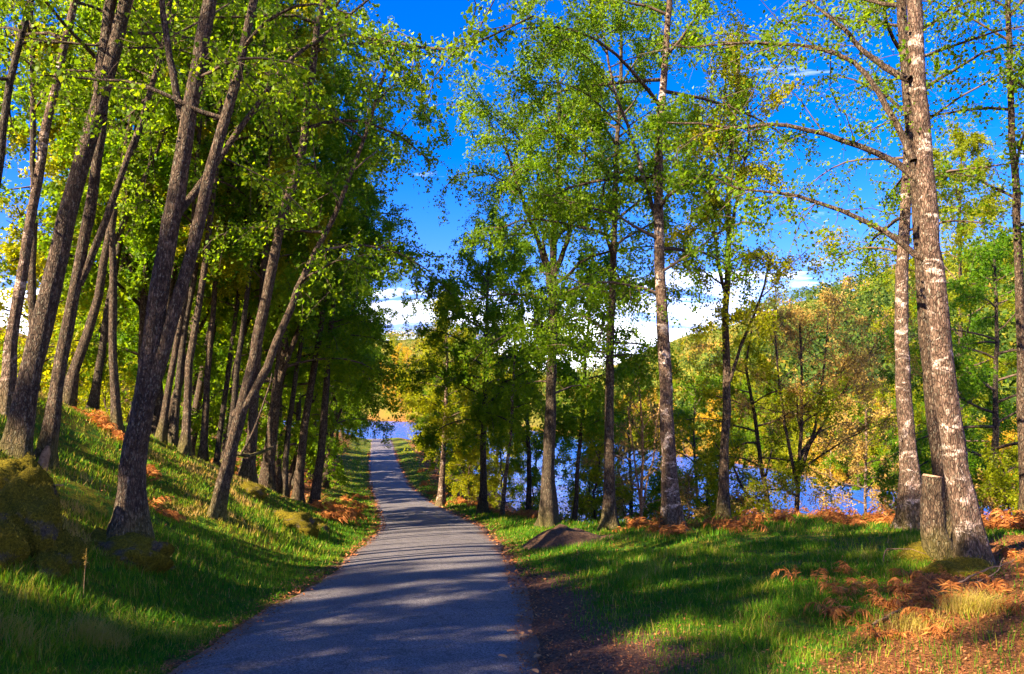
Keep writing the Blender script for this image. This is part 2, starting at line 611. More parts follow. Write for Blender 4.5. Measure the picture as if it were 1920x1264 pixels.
M['ground'] = groundmat()
M['road'] = roadmat()
M['water'] = watermat()
M['moss'] = mossmat()
M['grass'] = attrmat('grass_blade', [(.0, (.026, .11, .003)), (.35, (.075, .20, .004)), (.6, (.16, .27, .006)), (.8, (.34, .29, .03)), (1, (.44, .29, .10))], trans=.45)
M['fern'] = attrmat('dead_bracken', [(.0, (.12, .036, .012)), (.5, (.36, .12, .030)), (.8, (.55, .22, .05)), (1, (.60, .32, .09))], trans=.3)
M['litter'] = attrmat('leaf_litter', [(.0, (.07, .022, .010)), (.4, (.24, .080, .028)), (.7, (.42, .16, .055)), (.9, (.50, .24, .10)), (1, (.55, .31, .06))], trans=.15)
M['mossfuzz'] = attrmat('moss_tuft', [(.0, (.05, .05, .005)), (.5, (.16, .13, .010)), (1, (.30, .21, .02))], trans=.3)
M['far'] = attrmat('far_foliage', [(.0, (.022, .050, .008)), (.3, (.065, .11, .010)), (.55, (.15, .175, .012)), (.75, (.30, .22, .022)), (1, (.40, .20, .035))], trans=.3)


def plainmat(name, a, b, sc=12, rough=.85, bump=.02):
    m, t = newmat(name)
    n = noise(t, sc, 5, .65, objvec(t))
    out(t, princ(t, ramp(t, n, [(.3, a), (.7, b)]), rough, .2, bumpn(t, n, bump, .8)))
    return m


M['mound'] = plainmat('gravel_spoil', (.035, .018, .010), (.14, .075, .045), 22, .95, .06)
M['wood'] = plainmat('dead_wood', (.10, .05, .025), (.34, .20, .11), 20)
M['cutwood'] = plainmat('cut_wood', (.22, .10, .06), (.42, .24, .16), 24)

# ------------------------------------------------------------------ the setting: ground, road, lake


def axis(lo, hi, core0, core1, step, grow):
    a = list(np.arange(core0, core1 + 1e-6, step))
    s = step
    while a[-1] < hi:
        s *= grow
        a.append(a[-1] + s)
    s = step
    b = [a[0]]
    while b[-1] > lo:
        s *= grow
        b.append(b[-1] - s)
    return np.array(b[:0:-1] + a)


gx = axis(-700, 900, -11, 11, .25, 1.045)
gy = axis(-60, 1300, 1, 30, .25, 1.035)
X, Y = np.meshgrid(gx, gy)
Z = gz(X, Y)
S = X - xr(Y)
A = np.abs(S)
E = sdist(NEAR, X, Y)
F = -sdist(FAR, X, Y)
nx_, ny_ = len(gx), len(gy)
# where bare earth, dead bracken and open wood floor lie
dirt = np.clip(1.0 - (A - 1.35) / .75, 0, 1) * .75 * np.where(S > 0, 1.0, .75)
dirt = np.maximum(dirt, (S > 0) * np.clip(1.15 - (A - 1.5) / (1.15 + 1.0 * sst(9, 5, Y)), 0, 1) * sst(15, 9, Y))
dirt = np.maximum(dirt, .85 * np.exp(-(((X - 1.3) / 1.0) ** 2 + ((Y - 15.2) / .8) ** 2)))


def rustf(x, y):
    s = x - xr(y)
    r = .88 * sst(-.6, 1.0, x - 2.0 - .72 * (y - 5.5)) * sst(12.5, 10, y) * (s > 0)
    r = np.maximum(r, .8 * sst(-1.3, .3, sdist(NEAR, x, y)) * (s > 0) * sst(9, 14, y))
    a_ = -s
    r = np.maximum(r, .85 * sst(7.0, 9.5, a_ + .0 * y) * (s < 0))
    r = np.maximum(r, .75 * sst(3.2, 5.0, a_) * sst(20, 26, y) * (s < 0))
    return r


rust = rustf(X, Y)
gg = Geo()
idx = np.arange(nx_ * ny_).reshape(ny_, nx_)
q = np.stack([idx[:-1, :-1], idx[:-1, 1:], idx[1:, 1:], idx[1:, :-1]], -1).reshape(-1, 4)
gg.add(np.stack([X, Y, Z], -1).reshape(-1, 3), q, 0, dirt=dirt.ravel(), rust=rust.ravel(), wood=sst(2, 8, F).ravel())
tag(link('ground', gg.mesh('ground', [M['ground']])), kind='structure')

# road: a crowned strip with ragged edges
ry = np.concatenate([np.arange(-25, 30, .3), np.arange(30, 129, .8)])
cx, cz = xr(ry), zr(ry)
tx = np.gradient(cx, ry)
nl = np.sqrt(1 + tx * tx)
cols = np.array([-1, -.985, -.9, -.7, -.4, 0, .4, .7, .9, .985, 1])
wl_ = 1.5 + (vn(ry, ry * 0, 1.3, 11) - .5) * .22 + (vn(ry, ry * 0, .5, 12) - .5) * .10
wr_ = 1.5 + (vn(ry, ry * 0, 1.5, 13) - .5) * .22 + (vn(ry, ry * 0, .45, 14) - .5) * .10
rv, ra = [], []
for i in range(len(ry)):
    for c in cols:
        w_ = (wl_[i] if c < 0 else wr_[i]) * c
        z_ = cz[i] + .04 * (1 - c * c) + .005
        if abs(c) == 1:
            z_ -= .05
        rv.append((cx[i] + w_ / nl[i], ry[i] - w_ * tx[i] / nl[i], z_))
        e_ = max(0, (abs(c) - .62) / .38)
        ra.append(e_ * (1.0 if c > 0 else .75))
nc = len(cols)
ii = np.arange(len(ry) - 1)[:, None] * nc
jj = np.arange(nc - 1)[None, :]
rq = np.stack([ii + jj, ii + jj + 1, ii + nc + jj + 1, ii + nc + jj], -1).reshape(-1, 4)
g = Geo()
g.add(rv, rq, 0, edge=ra)
tag(link('road', g.mesh('road', [M['road']])), kind='structure')

g = Geo()
g.add([(-900, -60, LAKE), (300, -60, LAKE), (300, 700, LAKE), (-900, 700, LAKE)], [(0, 1, 2, 3)], 0)
tag(link('lake', g.mesh('lake', [M['water']], False)), kind='structure')

# ------------------------------------------------------------------ trees


def grow(rng, p0, d0, L, n, droop, wig):
    st = L / (n - 1)
    d = np.array(d0, float)
    pts = [np.array(p0, float)]
    for i in range(n - 1):
        d = d + rng.normal(0, wig, 3)
        d[2] -= droop * ((i + 1) / n) ** 1.4
        d /= np.linalg.norm(d)
        pts.append(pts[-1] + d * st)
    return np.array(pts)


def crown_of(rng, stems, nb=26, t0=.3, L=3.2, up=.65, droop=.28, ntw=9, twl=.42, nhang=2, hang=.8, bias=None, shape=.8, extra=()):
    """branches and twigs that grow from the stems (each: points, radii)"""
    br, tw = list(extra), []
    tot = sum(np.linalg.norm(s[0][-1] - s[0][0]) for s in stems)
    for pts, rad, tt in stems:
        ln = np.linalg.norm(pts[-1] - pts[0])
        k = max(3, int(nb * ln / tot))
        az = rng.uniform(0, 6.28)
        for i in range(k):
            t_ = tt + (1 - tt) * ((i + rng.uniform(0, 1)) / k)
            u = (t_ - tt) / (1 - tt + 1e-6)
            x = t_ * (len(pts) - 1)
            i0 = min(int(x), len(pts) - 2)
            p0 = pts[i0] + (pts[i0 + 1] - pts[i0]) * (x - i0)
            r_ = np.interp(x, np.arange(len(rad)), rad)
            az += 2.4 + rng.normal(0, .5)
            d = np.array((math.cos(az), math.sin(az), 0))
            if bias is not None:
                d = d + np.array(bias) * rng.uniform(.2, 1.0)
            d /= np.linalg.norm(d) + 1e-9
            el = up * (.35 + .9 * u) + rng.normal(0, .15)
            d = np.array((d[0] * math.cos(el), d[1] * math.cos(el), math.sin(el)))
            f = math.sin(math.pi * min(.98, .20 + .76 * u)) ** shape
            l_ = L * f * rng.uniform(.65, 1.2)
            b = grow(rng, p0, d, max(l_, .5), 8, droop * (1.1 - .5 * u), .11)
            r0 = min(r_ * .55, .011 * l_ + .008)
            br.append((b, r0))
        tw.append((pts[int(len(pts) * .85):], rad[int(len(pts) * .85)] * .6, True))
    for b, r0 in br:
        l_ = np.linalg.norm(np.diff(b, axis=0), axis=1).sum()
        for i in range(max(3, int(ntw * (.4 + .6 * min(1.6, l_ / max(L, .1)))))):
            u = rng.uniform(.22, 1.0)
            x = u * (len(b) - 1)
            i0 = min(int(x), len(b) - 2)
            p0 = b[i0] + (b[i0 + 1] - b[i0]) * (x - i0)
            bd = b[i0 + 1] - b[i0]
            bd /= np.linalg.norm(bd) + 1e-9
            d = bd * .8 + rng.normal(0, .6, 3)
            d /= np.linalg.norm(d)
            tl = l_ * twl * rng.uniform(.5, 1.1) * (1.1 - .55 * u)
            tl = min(max(tl, .25), 1.7)
            w_ = grow(rng, p0, d, tl, 5, droop * 1.3, .16)
            tw.append((w_, .006 + .003 * tl, False))
            for h_ in range(nhang):
                k = rng.integers(1, 5)
                d2 = rng.normal(0, .5, 3)
                d2[2] -= hang * .5
                d2 /= np.linalg.norm(d2)
                w2 = grow(rng, w_[k], d2, rng.uniform(.35, 1.0) * hang, 4, hang * .7, .12)
                tw.append((w2, .004, False))
    return br, tw


def leaf_points(rng, tw, n, spread):
    seg0, seg1 = [], []
    for w_, r_, main in tw:
        seg0.append(w_[:-1])
        seg1.append(w_[1:])
    a, b = np.concatenate(seg0), np.concatenate(seg1)
    ln = np.linalg.norm(b - a, axis=1)
    m = n // 4 + 1                                        # leaves sit in small bunches along the twigs
    i = rng.choice(len(a), m, p=ln / ln.sum())
    u = rng.uniform(0, 1, (m, 1))
    c = a[i] + (b[i] - a[i]) * u + rng.normal(0, spread * .7, (m, 3))
    return np.repeat(c, 4, 0)[:n] + rng.normal(0, spread * .75, (n, 3)) * np.array((1, 1, 1.25))


def stem_tube(rng, pts, r0, r1, sides=10, flare=.55, n=None, pw=.85):
    """radius along a stem, a little uneven, flared at the root"""
    n = len(pts)
    t_ = np.linspace(0, 1, n)
    rad = r0 + (r1 - r0) * t_ ** pw
    h = np.concatenate(([0], np.cumsum(np.linalg.norm(np.diff(pts, axis=0), axis=1))))
    rad = rad * (1 + flare * np.exp(-h / (r0 * 2.2 + .05)))
    return rad * (1 + rng.normal(0, .025, n))


def lumpy(rng, flare):
    ph0, k = rng.uniform(0, 6.28), rng.integers(3, 5)
    nz = rng.normal(0, .035, (400, 64))

    def f(ph, n):
        h = np.arange(n)[:, None]
        return 1 + flare * .45 * np.exp(-h / 2.5) * np.cos(k * ph[None, :] + ph0) + nz[:n, :len(ph)]
    return f


def build_tree(name, label, cat, group, base, stems, seed, bark, leaf, nleaf, size, spread=.07, nbranch=6, sides=9, flare=1.0, extra=(), leafhang=.5, twigs=True, crown=True, finetwigs=False, **kw):
    """stems: list of (points, r0, r1, t0 where branches start)"""
    rng = np.random.default_rng(seed)
    base = np.array(base, float)
    root = empty(name, base)
    tag(root, label, cat, group)
    ss = []
    for k, (pts, r0, r1, tt) in enumerate(stems):
        fl = flare if k == 0 else 0
        rad = stem_tube(rng, pts, r0, r1, flare=fl)
        g = Geo()
        tube(g, pts, rad, sides if r0 > .05 else 6, 0, True, lumpy(rng, fl))
        link('trunk', g.mesh('trunk', [bark], True, base), root)
        ss.append((pts, rad, tt))
    if not crown:
        return root
    br, tw = crown_of(rng, ss, extra=extra, **kw)
    order = sorted(range(len(br)), key=lambda i: (i >= len(extra), -br[i][1]))
    keep = set(order[:max(nbranch, len(extra))])
    g = Geo()
    for i, (b, r0) in enumerate(br):
        rad = r0 * (1 - .8 * np.linspace(0, 1, len(b)) ** .9) + .003
        if i in keep:
            gb = Geo()
            tube(gb, b, rad, 7 if r0 > .03 else 5, 0)
            link('branch', gb.mesh('branch', [M['bark'] if bark == M['bark_pale'] else bark], True, base), root)
        else:
            tube(g, b, rad, 4, 0, False)
    if twigs:
        for w_, r_, main in tw:
            if main:
                continue
            if len(w_) == 4:                                  # fine hanging shoots
                if finetwigs:
                    tube(g, w_[[0, 2, 3]], r_ * np.array((1, .7, .3)), 3, 0, False)
            else:
                tube(g, w_[[0, 2, 4]], r_ * np.array((1, .75, .4)), 3, 0, False)
    lp = leaf_points(rng, tw, nleaf, spread)
    leaves(g, rng, lp, size, 1, leafhang, simple=not finetwigs)
    link('crown', g.mesh('crown', [M['twig'], leaf], True, base), root)
    return root


def kids(o):
    return [c for c in COL.objects if c.parent == o]


def copy_tree(src, loc, rz, sc, label, group=None, tilt=(0, 0), mats=None):
    r = src.copy()
    COL.objects.link(r)
    r.location = loc
    r.rotation_euler = (tilt[0], tilt[1], rz)
    r.scale = (sc, sc, sc)
    r['label'] = label
    if group:
        r['group'] = group
    for ch in KIDS[src.name]:
        c = ch.copy()
        c.parent = r
        COL.objects.link(c)
    return r


KIDS = {}


def upstem(rng, base, H, lean=(0, 0), wig=.06, n=16, bend=(0, 0)):
    t_ = np.linspace(0, 1, n)
    x = lean[0] * t_ + bend[0] * np.sin(t_ * 3.1)
    y = lean[1] * t_ + bend[1] * np.sin(t_ * 3.1)
    p = np.stack([x, y, t_ * H - .25 * (t_ == 0)], 1)
    nz = np.cumsum(rng.normal(0, wig, (n, 2)), 0)
    p[1:, :2] += nz[1:] - nz[0]
    return p + np.array(base)


def hero(name, label, group, px, d, r0, H, seed, bark='bark', leaf='leaf', nleaf=9000, size=.065, side=(), extra=(), t0=.45, lastdir=None, sides=14, n=30, rtop=.03, limbs=6, **kw):
    """a tree traced in the photograph: base depth d from its trunk's thickness and the ground it stands on; runs on above the frame"""
    rng = np.random.default_rng(seed + 500)
    pts = [P(x, y, d) for x, y in px]
    b = pts[0].copy()
    b[2] = g1(b[0], b[1])
    pts[0] = b + np.array((0, 0, -.2))
    tip = pts[-1]
    top = b[2] + H
    if tip[2] < top:
        dirv = (pts[-1] - pts[-2]) / np.linalg.norm(pts[-1] - pts[-2])
        dirv = dirv * .6 + np.array((0, rng.normal(0, .08), .5))
        dirv /= np.linalg.norm(dirv)
        L = (top - tip[2]) / max(dirv[2], .4)
        k = max(2, int(L / 1.5))
        for i in range(k):
            dirv = dirv + rng.normal(0, .05, 3)
            dirv /= np.linalg.norm(dirv)
            pts.append(pts[-1] + dirv * L / k)
    main = resample(pts, n, rng, .012)
    stems = [(main, r0, rtop, t0)]
    for sp_, sr, sH in side:
        q_ = [P(x, y, d) for x, y in sp_]
        if sH and q_[-1][2] < b[2] + sH:
            dv = (q_[-1] - q_[-2]) / np.linalg.norm(q_[-1] - q_[-2])
            dv = dv * .7 + np.array((0, rng.normal(0, .1), .45))
            dv /= np.linalg.norm(dv)
            L = (b[2] + sH - q_[-1][2]) / max(dv[2], .4)
            for i in range(4):
                dv = dv + rng.normal(0, .06, 3)
                dv /= np.linalg.norm(dv)
                q_.append(q_[-1] + dv * L / 4)
        stems.append((resample(q_, 20, rng, .012), sr, .02, .35))
    ex = []
    for bp, brad, dd in extra:
        q_ = [P(x, y, d + dd * i / max(1, len(bp) - 1)) for i, (x, y) in enumerate(bp)]
        ex.append((resample(q_, 16, rng, .01), brad))
    return build_tree(name, label, 'tree', group, b, stems, seed, M[bark], M[leaf], nleaf, size, extra=ex, sides=sides, nbranch=limbs + len(ex), finetwigs=d < 17.6, **kw)


# --- left bank, front row
GL = 'birches along the left bank'
up_in = dict(nb=18, L=2.6, up=.8, droop=.2, ntw=8)
hero('birch_tree', 'thick mossy-footed birch forking low on the left bank, nearest the road', GL,
     [(228, 978), (250, 850), (278, 660), (300, 500), (330, 330), (355, 180), (392, 0)], 8.9, .145, 13, 1, nleaf=9000,
     side=[([(252, 845), (280, 740), (308, 640), (350, 500), (392, 340), (440, 170), (475, 0)], .092, 12), ([(342, 225), (318, 110), (305, 0)], .05, 9)],
     extra=[([(318, 425), (370, 350), (460, 230), (540, 120), (640, 45), (720, -20)], .05, 1.5)], flare=1.5, n=46, sides=22, **up_in)
hero('birch_tree', 'thick dark leaning birch at the far left, forked near the top edge', GL,
     [(30, 795), (60, 690), (90, 560), (140, 350), (185, 200), (215, 100), (240, 0)], 10, .15, 14, 2, nleaf=8000,
     side=[([(183, 215), (195, 110), (205, 0)], .09, 12)], flare=.7, sides=18, **up_in)
hero('birch_tree', 'pale-patched birch beside the thick far-left birch, with a cut stub at its foot', GL,
     [(80, 832), (105, 720), (130, 590), (155, 425), (168, 310), (190, 150), (200, 0)], 10.6, .098, 12, 3, nleaf=6000,
     side=[([(148, 535), (200, 410), (240, 290), (275, 200), (300, 110), (315, 0)], .055, 9)], **up_in)
hero('birch_tree', 'slim leaning birch at the left edge of the picture, reddish foot', GL,
     [(8, 740), (30, 600), (60, 410), (90, 250), (128, 100), (150, 0)], 11.5, .09, 12, 4, nleaf=5000, bark='bark_pale', **up_in)
hero('birch_tree', 'thin dark curved stem crossing the top left corner', GL,
     [(-90, 800), (-40, 560), (0, 330), (22, 180), (45, 80), (60, 0)], 10.2, .065, 10, 5, nleaf=4000, bark='bark_dark', **up_in)
hero('birch_tree', 'thin upright birch stem behind the left-edge leaning birch', GL,
     [(62, 735), (60, 500), (60, 300), (56, 60), (55, 0)], 14, .07, 12, 6, nleaf=6000, **up_in)
hero('birch_tree', 'slim upright birch on the bank crest just left of the mossy-footed fork', GL,
     [(222, 812), (214, 650), (210, 430), (225, 330), (255, 250), (310, 80), (330, 0)], 14.5, .085, 12, 7, nleaf=9000, **up_in)
hero('birch_tree', 'grey birch with a sunlit fork leaning right, halfway down the left bank', GL,
     [(400, 925), (425, 832), (442, 760), (466, 660), (490, 550), (520, 400), (555, 300), (572, 175), (588, 70), (600, 0)], 13, .12, 13, 8, nleaf=14000,
     extra=[([(586, 85), (640, 66), (700, 72), (780, 90), (850, 98), (920, 72), (1000, 30)], .032, -5.0)],
     side=[([(438, 780), (462, 764), (500, 692), (525, 625), (560, 540), (590, 470), (640, 380)], .085, 8)], flare=.7, n=38, sides=18, nb=24, L=2.6, up=.7, droop=.2, ntw=9)
thin = [([(300, 832), (318, 720), (345, 560), (360, 400)], 17, .075), ([(322, 838), (340, 650), (372, 480), (385, 330)], 18, .09),
        ([(348, 850), (352, 700), (380, 520), (400, 330), (410, 200)], 17, .09), ([(378, 858), (395, 640), (410, 480), (440, 300)], 19, .085),
        ([(402, 860), (430, 690), (455, 520), (470, 330)], 20, .08), ([(462, 905), (472, 820), (482, 640), (500, 420)], 19, .15),
        ([(510, 915), (503, 800), (525, 640), (560, 420)], 22, .07), ([(532, 925), (545, 780), (572, 600), (590, 380)], 23, .09),
        ([(555, 942), (568, 800), (600, 620), (628, 400), (640, 250)], 24, .16), ([(585, 950), (602, 830), (615, 650), (640, 450)], 24.5, .15),
        ([(420, 850), (440, 700), (480, 560), (520, 380)], 23, .08), ([(270, 820), (262, 640), (275, 470), (300, 300)], 19, .07)]
TL = ['thin stem behind the mossy-footed fork, leftmost of a close cluster', 'slim birch in the cluster behind the mossy-footed fork, second from left',
      'slim dark birch in the middle of the cluster behind the mossy-footed fork', 'slim birch right of the cluster middle, leaning toward the road',
      'slender birch just left of the sunlit fork, leaning right', 'stout dark trunk right behind the sunlit-forked birch',
      'thin pale stem in the gap right of the sunlit fork', 'slim trunk next to the stout pair above the roadside bracken',
      'stout dark trunk, left one of a pair above the roadside bracken', 'stout grey trunk, right one of a pair above the roadside bracken',
      'slender leaning stem far behind the sunlit fork', 'thin upright stem between the crest birch and the mossy-footed fork']
for i, ((px, d, r0), lb) in enumerate(zip(thin, TL)):
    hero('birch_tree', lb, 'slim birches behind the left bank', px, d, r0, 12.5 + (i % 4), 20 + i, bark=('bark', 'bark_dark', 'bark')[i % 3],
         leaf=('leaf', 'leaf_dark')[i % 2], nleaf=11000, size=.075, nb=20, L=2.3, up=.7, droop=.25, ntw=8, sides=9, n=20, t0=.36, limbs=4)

# --- right side, front rows
GR = 'birches on the right shelf'
hero('birch_tree', 'large pale birch with peeling bark at right, long bare limbs reaching left', GR,
     [(1828, 1128), (1817, 990), (1793, 870), (1776, 720), (1767, 625), (1751, 450), (1739, 300), (1731, 150), (1727, 0)], 8.9, .15, 14, 40, bark='bark_pale', nleaf=7000, size=.055,
     extra=[([(1705, 150), (1687, 145), (1650, 120), (1615, 95), (1580, 50), (1545, 20), (1500, -15)], .045, .6),
            ([(1712, 300), (1695, 265), (1665, 200), (1640, 155), (1615, 120), (1570, 100), (1520, 85), (1460, 80), (1400, 77), (1345, 82), (1305, 90), (1260, 85)], .042, 1.0),
            ([(1735, 350), (1710, 330), (1680, 305), (1625, 280), (1560, 255), (1500, 240), (1445, 232), (1370, 240), (1310, 230), (1250, 230)], .045, .8),
            ([(1740, 490), (1712, 477), (1675, 445), (1615, 415), (1550, 390), (1500, 372), (1450, 365), (1385, 355), (1340, 335)], .04, .8)],
     flare=.7, n=44, sides=24, nb=14, L=2.2, up=.8, droop=.2, ntw=8, t0=.55)
hero('birch_tree', 'dark twin stem just behind the large pale birch at right', GR,
     [(1772, 1075), (1764, 950), (1748, 800), (1731, 625), (1724, 480), (1712, 300), (1699, 150), (1690, 0)], 10.1, .115, 13, 41, bark='bark', nleaf=6000, size=.06, sides=18, n=36, nb=12, L=2.2, up=.8, droop=.2, t0=.5)
hero('birch_tree', 'upright birch with a sunlit foot left of the pale twin, dark above', GR,
     [(1712, 998), (1708, 920), (1694, 700), (1692, 560), (1695, 400), (1700, 250), (1690, 100), (1685, 0)], 13.6, .16, 13, 42, bark='bark_pale', nleaf=12000, size=.06, sides=18, n=34, nb=22, L=2.8, up=.6, droop=.25, t0=.38)
hero('birch_tree', 'tall straight pale-topped birch in the middle of the right row, mossy foot', GR,
     [(1264, 992), (1256, 900), (1248, 760), (1245, 650), (1237, 520), (1235, 400), (1240, 200), (1252, 60), (1258, 0)], 15.3, .165, 15, 43, bark='bark_pale', leaf='leaf', nleaf=44200, size=.06, sides=18, n=36, nb=34, L=3.2, up=.6, droop=.3, ntw=10, t0=.32,
     side=[([(1238, 430), (1215, 350), (1190, 260), (1150, 170), (1130, 60)], .05, 11)], flare=.8)
hero('birch_tree', 'slim straight birch left of the tall pale-topped one, sunlit foot', GR,
     [(1140, 988), (1143, 850), (1147, 650), (1153, 480), (1160, 300), (1165, 150)], 17.5, .135, 13, 44, leaf='leaf', nleaf=44200, size=.06, sides=14, nb=34, L=3.0, up=.55, droop=.3, ntw=10, t0=.30)
hero('birch_tree', 'thick dark ridged birch by the spoil mound, broad spreading crown', GR,
     [(1030, 972), (1032, 850), (1036, 700), (1040, 560), (1040, 450), (1052, 330), (1050, 200)], 20, .19, 13.5, 45, bark='bark_dark', leaf='leaf', nleaf=57800, size=.065, sides=16, nb=44, L=3.5, up=.7, droop=.32, ntw=11, t0=.26, limbs=9,
     side=[([(1036, 560), (1010, 450), (975, 360), (950, 280)], .09, 11), ([(1038, 520), (1075, 420), (1095, 320), (1100, 200)], .08, 11)])
hero('birch_tree', 'slender birch splitting into many fine stems, right of the tall pale-topped one', GR,
     [(1356, 990), (1358, 850), (1363, 700), (1360, 600), (1365, 450), (1370, 300), (1380, 200), (1385, 90)], 17, .12, 9.3, 46, bark='bark', leaf='leaf_yellow', nleaf=25500, size=.06, sides=12, nb=24, L=2.3, up=1.0, droop=.25, t0=.4,
     side=[([(1363, 720), (1395, 640), (1425, 560), (1440, 500)], .045, 6), ([(1362, 560), (1345, 480), (1330, 380), (1335, 250)], .05, 8.5), ([(1366, 440), (1390, 350), (1405, 250), (1400, 150)], .045, 8.8)])
hero('birch_tree', 'slim birch trunk at the right edge of the picture', GR,
     [(1925, 1000), (1918, 750), (1908, 400), (1895, 150), (1888, 0)], 12.5, .09, 12, 47, bark='bark', nleaf=9000, size=.06, nb=16, L=2.4, up=.6, droop=.25, t0=.42)
hero('birch_tree', 'sunlit white-stemmed birch on the right verge, fresh green crown', GR,
     [(827, 918), (830, 850), (836, 760), (838, 680), (835, 600), (832, 560)], 36, .15, 9.5, 48, bark='bark_pale', leaf='leaf_yellow', nleaf=44000, size=.08, nb=36, L=2.5, up=.6, droop=.35, ntw=10, t0=.24, sides=10)  # bright leaf colour stands in for sunlight on this crown
hero('birch_tree', 'dark slim birch between the white stem and the thick ridged birch', GR,
     [(905, 942), (906, 850), (908, 760), (912, 640), (915, 520)], 28, .15, 11, 49, bark='bark_dark', leaf='leaf', nleaf=44000, size=.08, nb=34, L=3.0, up=.6, droop=.35, ntw=10, t0=.26, sides=10)
hero('birch_tree', 'thin broken birch with pale top leaning right, in bracken below the verge', GR,
     [(942, 955), (948, 880), (956, 800), (959, 740), (965, 660)], 26, .075, 6.5, 50, bark='bark_pale', leaf='leaf', nleaf=5000, size=.075, nb=12, L=1.8, up=.5, droop=.25, t0=.4)
hero('birch_tree', 'thin dark stem just right of the thick ridged birch, on the slope', GR,
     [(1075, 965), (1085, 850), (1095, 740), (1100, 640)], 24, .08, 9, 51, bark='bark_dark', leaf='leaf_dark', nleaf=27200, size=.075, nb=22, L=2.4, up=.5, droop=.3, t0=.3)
hero('birch_tree', 'dim trunk behind the dark slim birch, crown merging over the lake', GR,
     [(990, 955), (992, 850), (985, 740), (980, 600)], 31, .12, 11.5, 52, bark='bark_dark', leaf='leaf', nleaf=40800, size=.085, nb=30, L=3.0, up=.55, droop=.35, t0=.25)

# trees rooted on the slope below the shelf
GS = 'trees on the lake slope'
rng0 = np.random.default_rng(7)
hero('bare_tree', 'tan twiggy tree just coming into bud, many upright stems, before the lake', GS,
     [(1488, 1040), (1492, 940), (1500, 820), (1502, 700), (1500, 600)], 24, .11, 8.6, 60, bark='bark', leaf='leaf_gold', nleaf=26000, size=.06, nb=34, L=3.2, up=.8, droop=.12, ntw=12, twl=.5, nhang=3, hang=.5, t0=.25,
     side=[([(1495, 900), (1530, 800), (1545, 680), (1555, 580)], .06, 8.2), ([(1494, 910), (1470, 800), (1455, 690), (1450, 600)], .06, 8.0), ([(1500, 860), (1570, 760), (1620, 680), (1660, 620)], .05, 7.5)])
hero('crooked_tree', 'crooked mossy tree leaning left over the water, right of the slender birch', GS,
     [(1450, 1040), (1440, 950), (1425, 860), (1415, 760), (1400, 690), (1410, 620)], 25, .14, 7.5, 61, bark='bark_dark', leaf='leaf_yellow', nleaf=25500, size=.075, nb=26, L=3.0, up=.3, droop=.3, ntw=10, t0=.3,
     side=[([(1440, 980), (1400, 930), (1370, 870), (1340, 830)], .07, 5)])
hero('shrub_tree', 'orange-stemmed bare shrub left of the tall pale-topped birch', GS,
     [(1203, 1010), (1204, 940), (1206, 870), (1204, 790), (1200, 740)], 22, .06, 4.6, 62, bark='bark_orange', leaf='leaf_gold', nleaf=1600, size=.05, nb=20, L=1.5, up=.9, droop=.05, nhang=1, t0=.2,
     side=[([(1203, 960), (1190, 880), (1180, 800)], .035, 4), ([(1204, 950), (1222, 870), (1232, 790)], .035, 4.2)])
hero('bare_tree', 'pale gold twiggy tree in sun left of the upright sunlit-foot birch', GS,
     [(1620, 1040), (1622, 940), (1625, 830), (1622, 720)], 34, .11, 10, 63, bark='bark_pale', leaf='leaf_gold', nleaf=22000, size=.085, nb=36, L=3.6, up=.5, droop=.22, ntw=11, nhang=3, t0=.12)
hero('leafy_tree', 'dense green tree filling the right edge above the water', GS,
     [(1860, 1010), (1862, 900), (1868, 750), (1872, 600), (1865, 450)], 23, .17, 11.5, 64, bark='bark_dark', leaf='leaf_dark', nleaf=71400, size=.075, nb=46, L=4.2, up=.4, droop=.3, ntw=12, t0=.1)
hero('leafy_tree', 'tall yellow-green tree behind the right edge, sunlit top', GS,
     [(1800, 1000), (1800, 800), (1802, 600), (1800, 400), (1805, 250)], 30, .18, 17.5, 65, bark='bark', leaf='leaf_yellow', nleaf=61200, size=.085, nb=40, L=4.0, up=.7, droop=.3, ntw=11, t0=.35)
hero('leafy_tree', 'light green low tree over the water behind the slim straight birch', GS,
     [(1178, 1000), (1182, 900), (1180, 800), (1185, 720)], 33, .12, 8.5, 66, bark='bark', leaf='leaf_yellow', nleaf=34000, size=.085, nb=30, L=3.2, up=.5, droop=.3, t0=.15)
hero('leafy_tree', 'light green low tree over the water between the tall and slender birches', GS,
     [(1310, 1010), (1305, 900), (1300, 800), (1305, 720)], 36, .12, 8.5, 67, bark='bark', leaf='leaf', nleaf=34000, size=.09, nb=30, L=3.4, up=.5, droop=.3, t0=.15)

# --- prototypes that are copied through the wood


def proto(name, label, group, seed, H, r0, loc, bark, leaf, nleaf, size, lean=(0, 0), bend=(0, 0), forks=(), t0=.3, **kw):
    rng = np.random.default_rng(seed)
    main = upstem(rng, (0, 0, 0), H, lean, .05, 16, bend)
    stems = [(main, r0, .02, t0)]
    for (ft, fl, frac) in forks:
        i = int(ft * 15)
        p0 = main[i]
        d = np.array((fl[0], fl[1], 1.0))
        d /= np.linalg.norm(d)
        stems.append((grow(rng, p0, d, H * frac, 10, -.12, .06), r0 * .55, .015, .3))
    o = build_tree(name, label, 'tree', group, (0, 0, 0), stems, seed, M[bark], M[leaf], nleaf, size, nbranch=kw.pop('limbs', 4), **kw)
    KIDS[o.name] = kids(o)
    USED[o.name] = False
    return o


USED = {}


def plant(src, x, y, rz, sc, label, group, tilt=(0, 0)):
    loc = (x, y, g1(x, y) - .05)
    if not USED[src.name]:
        USED[src.name] = True
        src.location, src.rotation_euler, src.scale = loc, (tilt[0], tilt[1], rz), (sc, sc, sc)
        src['label'], src['group'] = label, group
        return src
    return copy_tree(src, loc, rz, sc, label, group, tilt)


